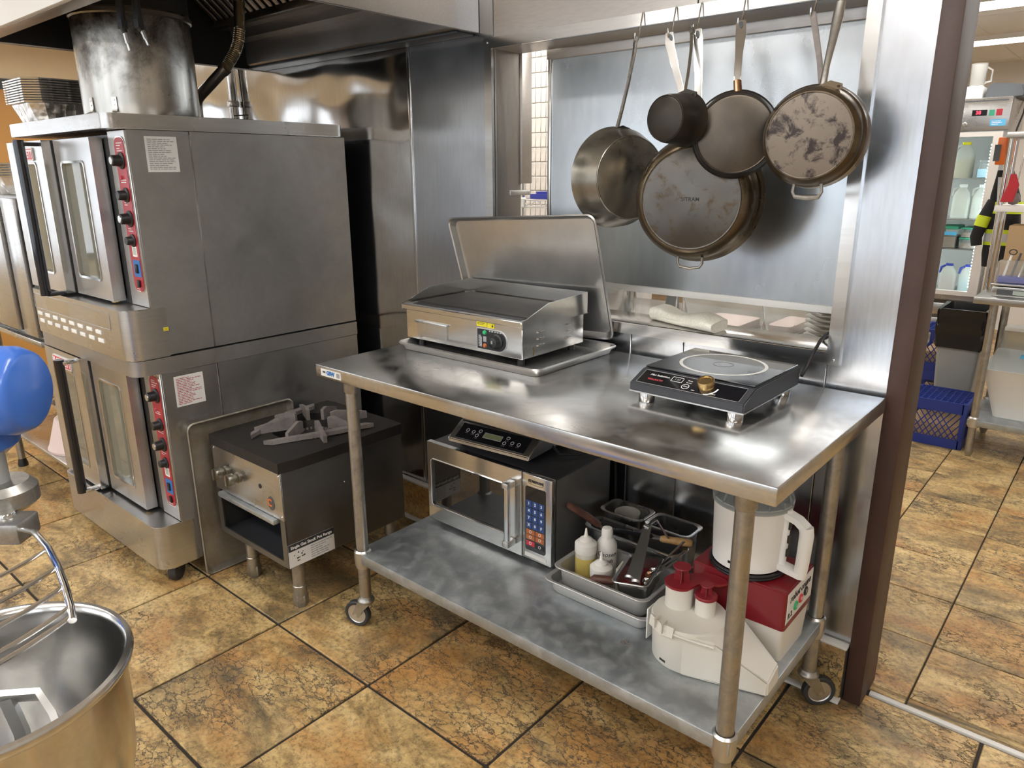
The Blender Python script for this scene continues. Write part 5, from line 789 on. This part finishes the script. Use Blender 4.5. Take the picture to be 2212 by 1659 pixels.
stk = link('maker_sticker', box(-.93, -.84, fy0-.0015, fy0, 1.884, 1.926), 'sticker_blue', rf); lines(stk, 'ink_white', (-.885, fy0-.0016, 1.905), (1, 0, 0), (0, 0, 1), .07, .03, 3, .4); link('lock', lathe(newbm(), [(0, .006), (.008, .006), (.010, .004), (.015, .003), (.016, 0)], 16, axisM((-1.075, fy0, 1.904), (0, -1, 0))), 'chrome', rf)
dz0, dz1 = .742, 1.850; b = newbm(); bx(b, fx0+.005, fx0+.055, fy0, fy0+.045, dz0, dz1); bx(b, fx1-.075, fx1-.022, fy0, fy0+.045, dz0, dz1); bx(b, fx0+.055, fx1-.075, fy0, fy0+.045, dz0, dz0+.03); bx(b, fx0+.055, fx1-.075, fy0, fy0+.045, dz1-.03, dz1); dr = link('door', b, 'wall_white', rf); link('pane', box(fx0+.05, fx1-.07, fy0+.018, fy0+.022, dz0+.025, dz1-.025), 'glass', dr)
for k in range(5): link('louvre', box(fx0+.01, fx1-.02, fy0+.01, fy0+.05, .16+k*.108, .245+k*.108, bev=.006), 'steel', rf)
link('plinth', box(fx0+.01, fx1-.01, fy0+.06, fy1-.02, 0, .12), 'black', rf); link('interior_back', box(fx0+.03, fx1-.03, fy1-.036, fy1-.03, .735, 2.036), 'wall_white', rf)
FS = (.738, 1.062, 1.268, 1.548)
for z in FS[1:]: link('shelf', box(fx0+.032, fx1-.032, fy0+.09, fy1-.04, z-.008, z), 'steel_bright', rf)
b = newbm()
for k in range(46): lathe(b, [(0, -.006), (.006, -.004), (.0075, 0), (.006, .004), (0, .006)], 8, M.Translation((-.905, fy0+.075, .80+k*.0215)))
o = link('led_strip', b, 'led', rf); link('led_lamp', box(fx0+.04, fx0+.06, fy0+.06, fy0+.075, .78, 1.82), 'led', rf)
def jug(x, y, z, h, w, liq, fill, cap, label, group=None):
    t = thing('plastic_jug', label, 'jug', (x, y, z)); d = w*.5
    def rr(s, zz): return [V((x+a*s, y+c*s, zz)) for a, c in rrect(-w/2, w/2, -d/2, d/2, w*.2, 3)]
    link('body', loft(newbm(), [rr(.95, z), rr(1, z+.01), rr(1, z+h*.62), rr(.8, z+h*.76), rr(.42, z+h*.9), rr(.42, z+h*.93)]), 'frosted', t); link('contents', loft(newbm(), [rr(.93, z+.003), rr(.975, z+.012), rr(.975, z+h*min(.6, fill)), rr(.8, z+h*min(.76, fill+.02))]), liq, t); link('cap', loft(newbm(), [rr(.45, z+h*.92), rr(.45, z+h)]), cap, t)
    b = newbm(); tube(b, [(x-w*.22, y-d*.1, z+h*.93), (x-w*.46, y-d*.1, z+h*.86), (x-w*.5, y-d*.1, z+h*.66)], w*.07, 8); link('handle', b, 'frosted' if cap != 'blue_lid' else 'blue_lid', t); return t
jug(-1.085, 6.25, FS[3]+.001, .245, .125, 'oil', .5, 'yellow_label', 'tall jug of pale yellow liquid with yellow cap in the refrigerator')
jug(-1.060, 6.22, FS[2]+.001, .235, .115, 'milk', .62, 'white', 'full milk jug with blue handle beside its twin on the refrigerator shelf', ); jug(-.938, 6.22, FS[2]+.001, .235, .115, 'milk', .62, 'white', 'second full milk jug next to the light strip'); jug(-1.065, 6.2, FS[0]+.001, .205, .110, 'pink_liquid', .5, 'blue_lid', 'half-full jug of pink liquid at the bottom of the refrigerator'); jug(-.94, 6.2, FS[0]+.001, .205, .110, 'blue_liquid', .5, 'blue_lid', 'jug of pale blue liquid at the bottom of the refrigerator')
def tubx(x0, x1, y0, y1, z, h, label, lidm='green_lid', body='clear_plastic', cont='beans'):
    t = thing('storage_box', label, 'box', ((x0+x1)/2, (y0+y1)/2, z)); link('tub', box(x0+.004, x1-.004, y0, y1, z, z+h*.85, bev=.004), body, t); link('contents', box(x0+.01, x1-.01, y0+.006, y1-.006, z+.004, z+h*.5), cont, t); link('lid', box(x0, x1, y0-.004, y1+.004, z+h*.85, z+h, bev=.003), lidm, t); return t
t = tubx(-1.15, -1.035, 6.12, 6.35, FS[1]+.001, .155, 'tall green-lidded box with a blue label in the refrigerator', 'green_lid'); link('tape', box(-1.145, -1.04, 6.117, 6.1195, FS[1]+.09, FS[1]+.115), 'sticker_blue', t)
tubx(-1.02, -.89, 6.12, 6.35, FS[1]+.001, .075, 'lower green-lidded tray of grains in the refrigerator'); tubx(-1.015, -.885, 6.12, 6.35, FS[1]+.077, .07, 'upper green-lidded tray of grains in the refrigerator'); tubx(-.99, -.90, 6.15, 6.35, FS[3]+.001, .12, 'clear box of bottles beside the yellow-capped jug', 'clear_plastic', 'clear_plastic', 'blue_liquid')
# on top of the refrigerator
TZ = 2.067; t = thing('white_tub', 'white plastic box with a clear jug stored on the refrigerator', 'box', (-1.075, 6.2, TZ)); link('box', box(-1.14, -1.02, 6.12, 6.32, TZ, TZ+.085, bev=.01), 'white', t)
t = thing('clear_pitcher', 'clear pitcher standing on the white box above the refrigerator', 'pitcher', (-1.075, 6.2, TZ+.086)); link('jar', lathe(newbm(), [(0, 0), (.042, 0), (.045, .005), (.05, .15), (.046, .15), (.041, .008), (0, .006)], 24, M.Translation((-1.075, 6.2, TZ+.0865))), 'clear_plastic', t); b = newbm(); tube(b, [(-1.03, 6.2, TZ+.11), (-.995, 6.2, TZ+.12), (-.995, 6.2, TZ+.19), (-1.028, 6.2, TZ+.21)], .006, 8); link('handle', b, 'clear_plastic', t)
b = newbm(); prY(b, [(-1.005, TZ), (-.995, TZ+.085), (-.96, TZ+.100), (-.80, TZ+.085), (-.775, TZ+.03), (-.78, TZ)], 6.12, 6.45); bmesh.ops.bevel(b, geom=b.edges[:], offset=.008, segments=2, affect='EDGES'); t = tag(link('tool_case', b, 'grey_dark'), 'dark grey hard case lying on the refrigerator', 'case')
b = newbm(); tube(b, [(-.85, 6.50, 2.071), (-.815, 6.50, 2.072), (-.808, 6.49, 2.05), (-.80, 6.40, 1.98), (-.795, 6.2, 1.88), (-.80, 6.1, 1.75), (-.806, 6.1, 1.2)], .006, 8); tag(link('power_cable', b, 'black'), 'black cable hanging down the side of the refrigerator', 'cable')
# ---- prep table with overshelves
pt = thing('prep_table', 'stainless prep table with undershelf and overshelves in the far room', 'table', (0, 5.0, 0)); link('tabletop', box(-.667, .75, 4.70, 5.30, .893, .930, bev=.004), 'steel', pt); link('undershelf', box(-.60, .68, 4.72, 5.28, .190, .226, bev=.004), 'galv', pt)
for lx in (-.570, .65):
    for ly in (4.745, 5.25): L_ = link('leg', cyl(newbm(), (lx, ly, .03), (lx, ly, .9), .021), 'galv_leg', pt); link('foot', lathe(newbm(), [(.020, .05), (.024, .03), (.014, .0), (0, 0)], 14, M.Translation((lx, ly, 0))), 'galv_leg', L_); link('collar', lathe(newbm(), [(.022, .24), (.03, .232), (.03, .18), (.022, .175)], 18, M.Translation((lx, ly, 0))), 'alu', L_)
for lx in (-.665, .66):
    for ly in (5.05, 5.24): link('post', cyl(newbm(), (lx, ly, .925), (lx, ly, 1.78), .014), 'chrome', pt)
for z in (1.375, 1.77): link('overshelf', box(-.685, .70, 5.0, 5.30, z, z+.034, bev=.003), 'white' if z < 1.5 else 'steel', pt)
t = thing('kitchen_scale', 'silver kitchen scale with a display on the prep table', 'scale', (-.45, 4.88, .931)); link('base', box(-.60, -.28, 4.78, 5.0, .931, .985, bev=.006), 'steel_bright', t); link('display', box(-.575, -.31, 4.776, 4.781, .942, .972), 'grey_dark', t); link('screen', box(-.50, -.38, 4.774, 4.777, .946, .968), 'lcd_dim', t); link('platform', box(-.61, -.27, 4.78, 5.0, .990, 1.0, bev=.003), 'steel_bright', t); link('platform_stem', box(-.50, -.40, 4.85, 4.93, .984, .991), 'black', t)
t = thing('utensil_tub', 'clear tub of small tools standing on the kitchen scale', 'tub', (-.50, 4.9, 1.001)); link('tub', box(-.60, -.36, 4.83, 4.97, 1.001, 1.12, bev=.008), 'clear_plastic', t); link('blue_tools', box(-.59, -.45, 4.84, 4.95, 1.003, 1.035, bev=.006), 'blue_lid', t)
for k in range(5): b = newbm(); tube(b, [(-.57+k*.035, 4.87, 1.01), (-.55+k*.04, 4.91, 1.15+.01*(k % 3))], .006, 8); link('tool', b, ('white', 'grey_dark', 'alu', 'ink_blue', 'white')[k], t)
b = newbm(); tube(b, [(-.545+.018*math.cos(k*.524), 4.9, 1.165+.014*math.sin(k*.524)) for k in range(12)], .003, 6, True); link('scissor_ring', b, 'black', t)
t = thing('ingredient_bin', 'white ingredient bin with a sloped clear lid under the prep table', 'bin', (-.36, 4.98, .227)); b = newbm(); loft(b, [[V((x, y, .227)) for x, y in rrect(-.50, -.16, 4.86, 5.12, .03)], [V((x, y, .50)) for x, y in rrect(-.575, -.10, 4.795, 5.205, .03)], [V((x, y, .515)) for x, y in rrect(-.59, -.09, 4.785, 5.215, .03)]]); link('bin', b, 'white', t); b = newbm(); loft(b, [[V((-.585, 4.79, .514)), V((-.095, 4.79, .514)), V((-.095, 5.21, .514)), V((-.585, 5.21, .514))], [V((-.54, 4.83, .56)), V((-.12, 4.83, .56)), V((-.12, 5.19, .70)), V((-.54, 5.19, .70))]]); link('lid', b, 'smoke_plastic', t); link('tape_label', box(-.42, -.14, 4.88, 4.92, .581, .596), 'sticker_blue', t); link('rear_lid', box(-.54, -.10, 5.10, 5.215, .69, .713, bev=.003), 'white', t)
b = newbm(); bx(b, -.735, -.690, 5.10, 5.16, 1.63, 1.78, bev=.006); t = tag(link('label_gun', b, 'orange'), 'bright orange label gun hung on the overshelf post', 'label gun'); link('grip', box(-.745, -.715, 5.095, 5.10, 1.65, 1.74), 'grey_dark', t)
b = newbm(); loft(b, [[V((-.62+a*.012, 5.0+c*.012, 1.58)) for a, c in rrect(-1, 1, -1, 1, .4, 2)], [V((-.612+a*.026, 5.0+c*.02, 1.52)) for a, c in rrect(-1, 1, -1, 1, .4, 2)], [V((-.632+a*.03, 5.0+c*.022, 1.43)) for a, c in rrect(-1, 1, -1, 1, .4, 2)]]); tag(link('red_cloth', b, 'red_cloth'), 'red cloth hanging from the prep table overshelf', 'cloth')
t = thing('wire_skimmer', 'round wire skimmer standing on the lower overshelf', 'skimmer', (-.61, 5.08, 1.41)); b = newbm(); lathe(b, [(0, -.035), (.022, -.028), (.035, 0), (.022, .028), (0, .035)], 14, M.Translation((-.61, 5.08, 1.445))); link('ball', b, 'grate', t); link('stem', cyl(newbm(), (-.61, 5.08, 1.475), (-.60, 5.1, 1.68), .004), 'chrome', t)
tag(link('cardboard_box', box(-.60, -.30, 5.02, 5.22, .931, 1.30, bev=.003), 'cardboard'), 'tall cardboard box standing on the prep table under the overshelf', 'box')
# ---- hi-vis jacket
jk = thing('work_jacket', 'black work jacket with yellow reflective bands hanging by the refrigerator', 'jacket', (-.70, 5.5, 1.0)); YJ = 5.46
def jr(cx, w, d, z): return [V((cx+a*w, YJ+c*d, z)) for a, c in rrect(-1, 1, -1, 1, .5, 3)]
link('body', loft(newbm(), [jr(-.675, .085, .05, 1.02), jr(-.68, .09, .055, 1.1), jr(-.685, .085, .055, 1.3), jr(-.70, .075, .05, 1.45), jr(-.72, .04, .035, 1.60)]), 'cloth_black', jk)
for z0, z1, m_, s in ((1.155, 1.175, 'hivis', .001), (1.175, 1.225, 'silver_tape', .0015), (1.225, 1.250, 'hivis', .001), (1.345, 1.36, 'hivis', .001), (1.36, 1.395, 'silver_tape', .0015), (1.395, 1.415, 'hivis', .001)):
    w0 = .089+s; link('band', loft(newbm(), [jr(-.683, w0 if z1 < 1.3 else .083+s, .058, z0), jr(-.684, w0-.001 if z1 < 1.3 else .080+s, .058, z1)]), m_, jk)
sl = newbm(); tube(sl, [(-.755, YJ-.03, 1.42), (-.785, YJ-.05, 1.32), (-.81, YJ-.06, 1.20), (-.80, YJ-.06, 1.15)], [.03, .036, .034, .03], 12); link('sleeve', sl, 'cloth_black', jk); sl = newbm(); tube(sl, [(-.783, YJ-.05, 1.33), (-.797, YJ-.055, 1.265)], [.038, .038], 12); link('sleeve_band', sl, 'hivis', jk); b = newbm(); strip(b, [(-.735, YJ-.057, 1.56), (-.722, YJ-.060, 1.44), (-.716, YJ-.060, 1.36)], (1, 0, 0), .012, .003); link('front_tape', b, 'silver_tape', jk)
hk = newbm(); tube(hk, [(-.72, YJ, 1.60), (-.72, YJ, 1.70), (-.71, 5.38, 1.74), (-.70, 5.3, 1.745)], .004, 6); link('hanger', hk, 'chrome', jk)
# ---- crates and bin
def crate(x0, y0, z0, label, w=.33, d=.33, h=.283):
    t = thing('milk_crate', label, 'crate', (x0+w/2, y0+d/2, z0)); b = newbm(); th = .012
    b.free()
    for (a, c) in ((0, 0), (w-.03, 0), (0, d-.03), (w-.03, d-.03)): link('corner_post', box(x0+a, x0+a+.03, y0+c, y0+c+.03, z0, z0+h, bev=.004), 'blue_crate', t)
    for zz0, zz1 in ((0, .055), (h-.065, h)):
        b = newbm(); bx(b, x0+.02, x0+w-.02, y0, y0+th, z0+zz0, z0+zz1); bx(b, x0+.02, x0+w-.02, y0+d-th, y0+d, z0+zz0, z0+zz1); bx(b, x0, x0+th, y0+.02, y0+d-.02, z0+zz0, z0+zz1); bx(b, x0+w-th, x0+w, y0+.02, y0+d-.02, z0+zz0, z0+zz1); link('rim_band', b, 'blue_crate', t)
    b = newbm()
    for k in range(9):
        for s in (-1, 1):
            xa = x0+.03+k*(w-.06)/8; xb = xa+s*.12
            za, zb = z0+.05, z0+h-.06
            if xb > x0+w-.02: f = (x0+w-.02-xa)/(xb-xa); xb = x0+w-.02; zb = za+(zb-za)*f
            if xb < x0+.02: f = (x0+.02-xa)/(xb-xa); xb = x0+.02; zb = za+(zb-za)*f
            tube(b, [(xa, y0+.006, za), (xb, y0+.006, zb)], .003, 4); tube(b, [(x0+w-.006, y0+(xa-x0), za), (x0+w-.006, y0+(xb-x0), zb)], .003, 4)
    link('side_lattice', b, 'blue_crate', t); b = newbm()
    for k in range(10): xx = x0+.01+k*(w-.02)/9; bx(b, xx-.003, xx+.003, y0+.005, y0+d-.005, z0+h-.012, z0+h-.004); yy = y0+.01+k*(d-.02)/9; bx(b, x0+.005, x0+w-.005, yy-.003, yy+.003, z0+h-.010, z0+h-.002)
    link('bottom_grid', b, 'blue_crate', t); link('inner_stack', box(x0+.03, x0+w-.03, y0+.03, y0+d-.03, z0+.004, z0+h*.45), 'cardboard', t); return t
crate(-.945, 4.80, .001, 'blue lattice milk crate turned over in front of the grey bin'); crate(-1.06, 5.52, .001, 'lower blue crate of the pair behind the grey bin'); crate(-1.06, 5.52, .285, 'upper blue crate of the pair behind the grey bin')
tb2 = thing('trash_bin', 'tall grey bin lined with a black bag beside the prep table', 'bin', (-.775, 5.32, 0)); b = newbm(); loft(b, [[V((x, y, .001)) for x, y in rrect(-.865, -.68, 5.22, 5.46, .02, 3)], [V((x, y, .755)) for x, y in rrect(-.905, -.650, 5.17, 5.50, .02, 3)], [V((x, y, .755)) for x, y in rrect(-.895, -.66, 5.18, 5.49, .018, 3)], [V((x, y, .02)) for x, y in rrect(-.855, -.69, 5.23, 5.45, .018, 3)]]); link('bin', b, 'grey_bin', tb2)
b = newbm(); rings = []
for i in range(9):
    z = .53+i*.03; q = rrect(-.897-.0015*i-.006, -.654+.0015*i+.006, 5.185-.0015*i-.006, 5.492+.0015*i, .02, 6); rings.append([V((x+random.uniform(-.007, .007), y+random.uniform(-.011, .004), z+random.uniform(-.008, .008))) for x, y in q])
rings.append([V((x, y, .775)) for x, y in rrect(-.895, -.66, 5.18, 5.49, .02, 6)]); rings.append([V((x, y, .60)) for x, y in rrect(-.88, -.675, 5.20, 5.47, .02, 6)]); loft(b, rings, False, True); link('bin_liner', b, 'bin_bag', tb2, smooth=25)
lb_ = link('bin_label', box(-.80, -.74, 5.194, 5.199, .485, .525, bev=.001, seg=1), 'white', tb2); link('label_print', box(-.79, -.75, 5.192, 5.1945, .503, .518), 'ink', lb_)
# extra ceiling trim above the far room shows as bright fittings: see ceiling lights
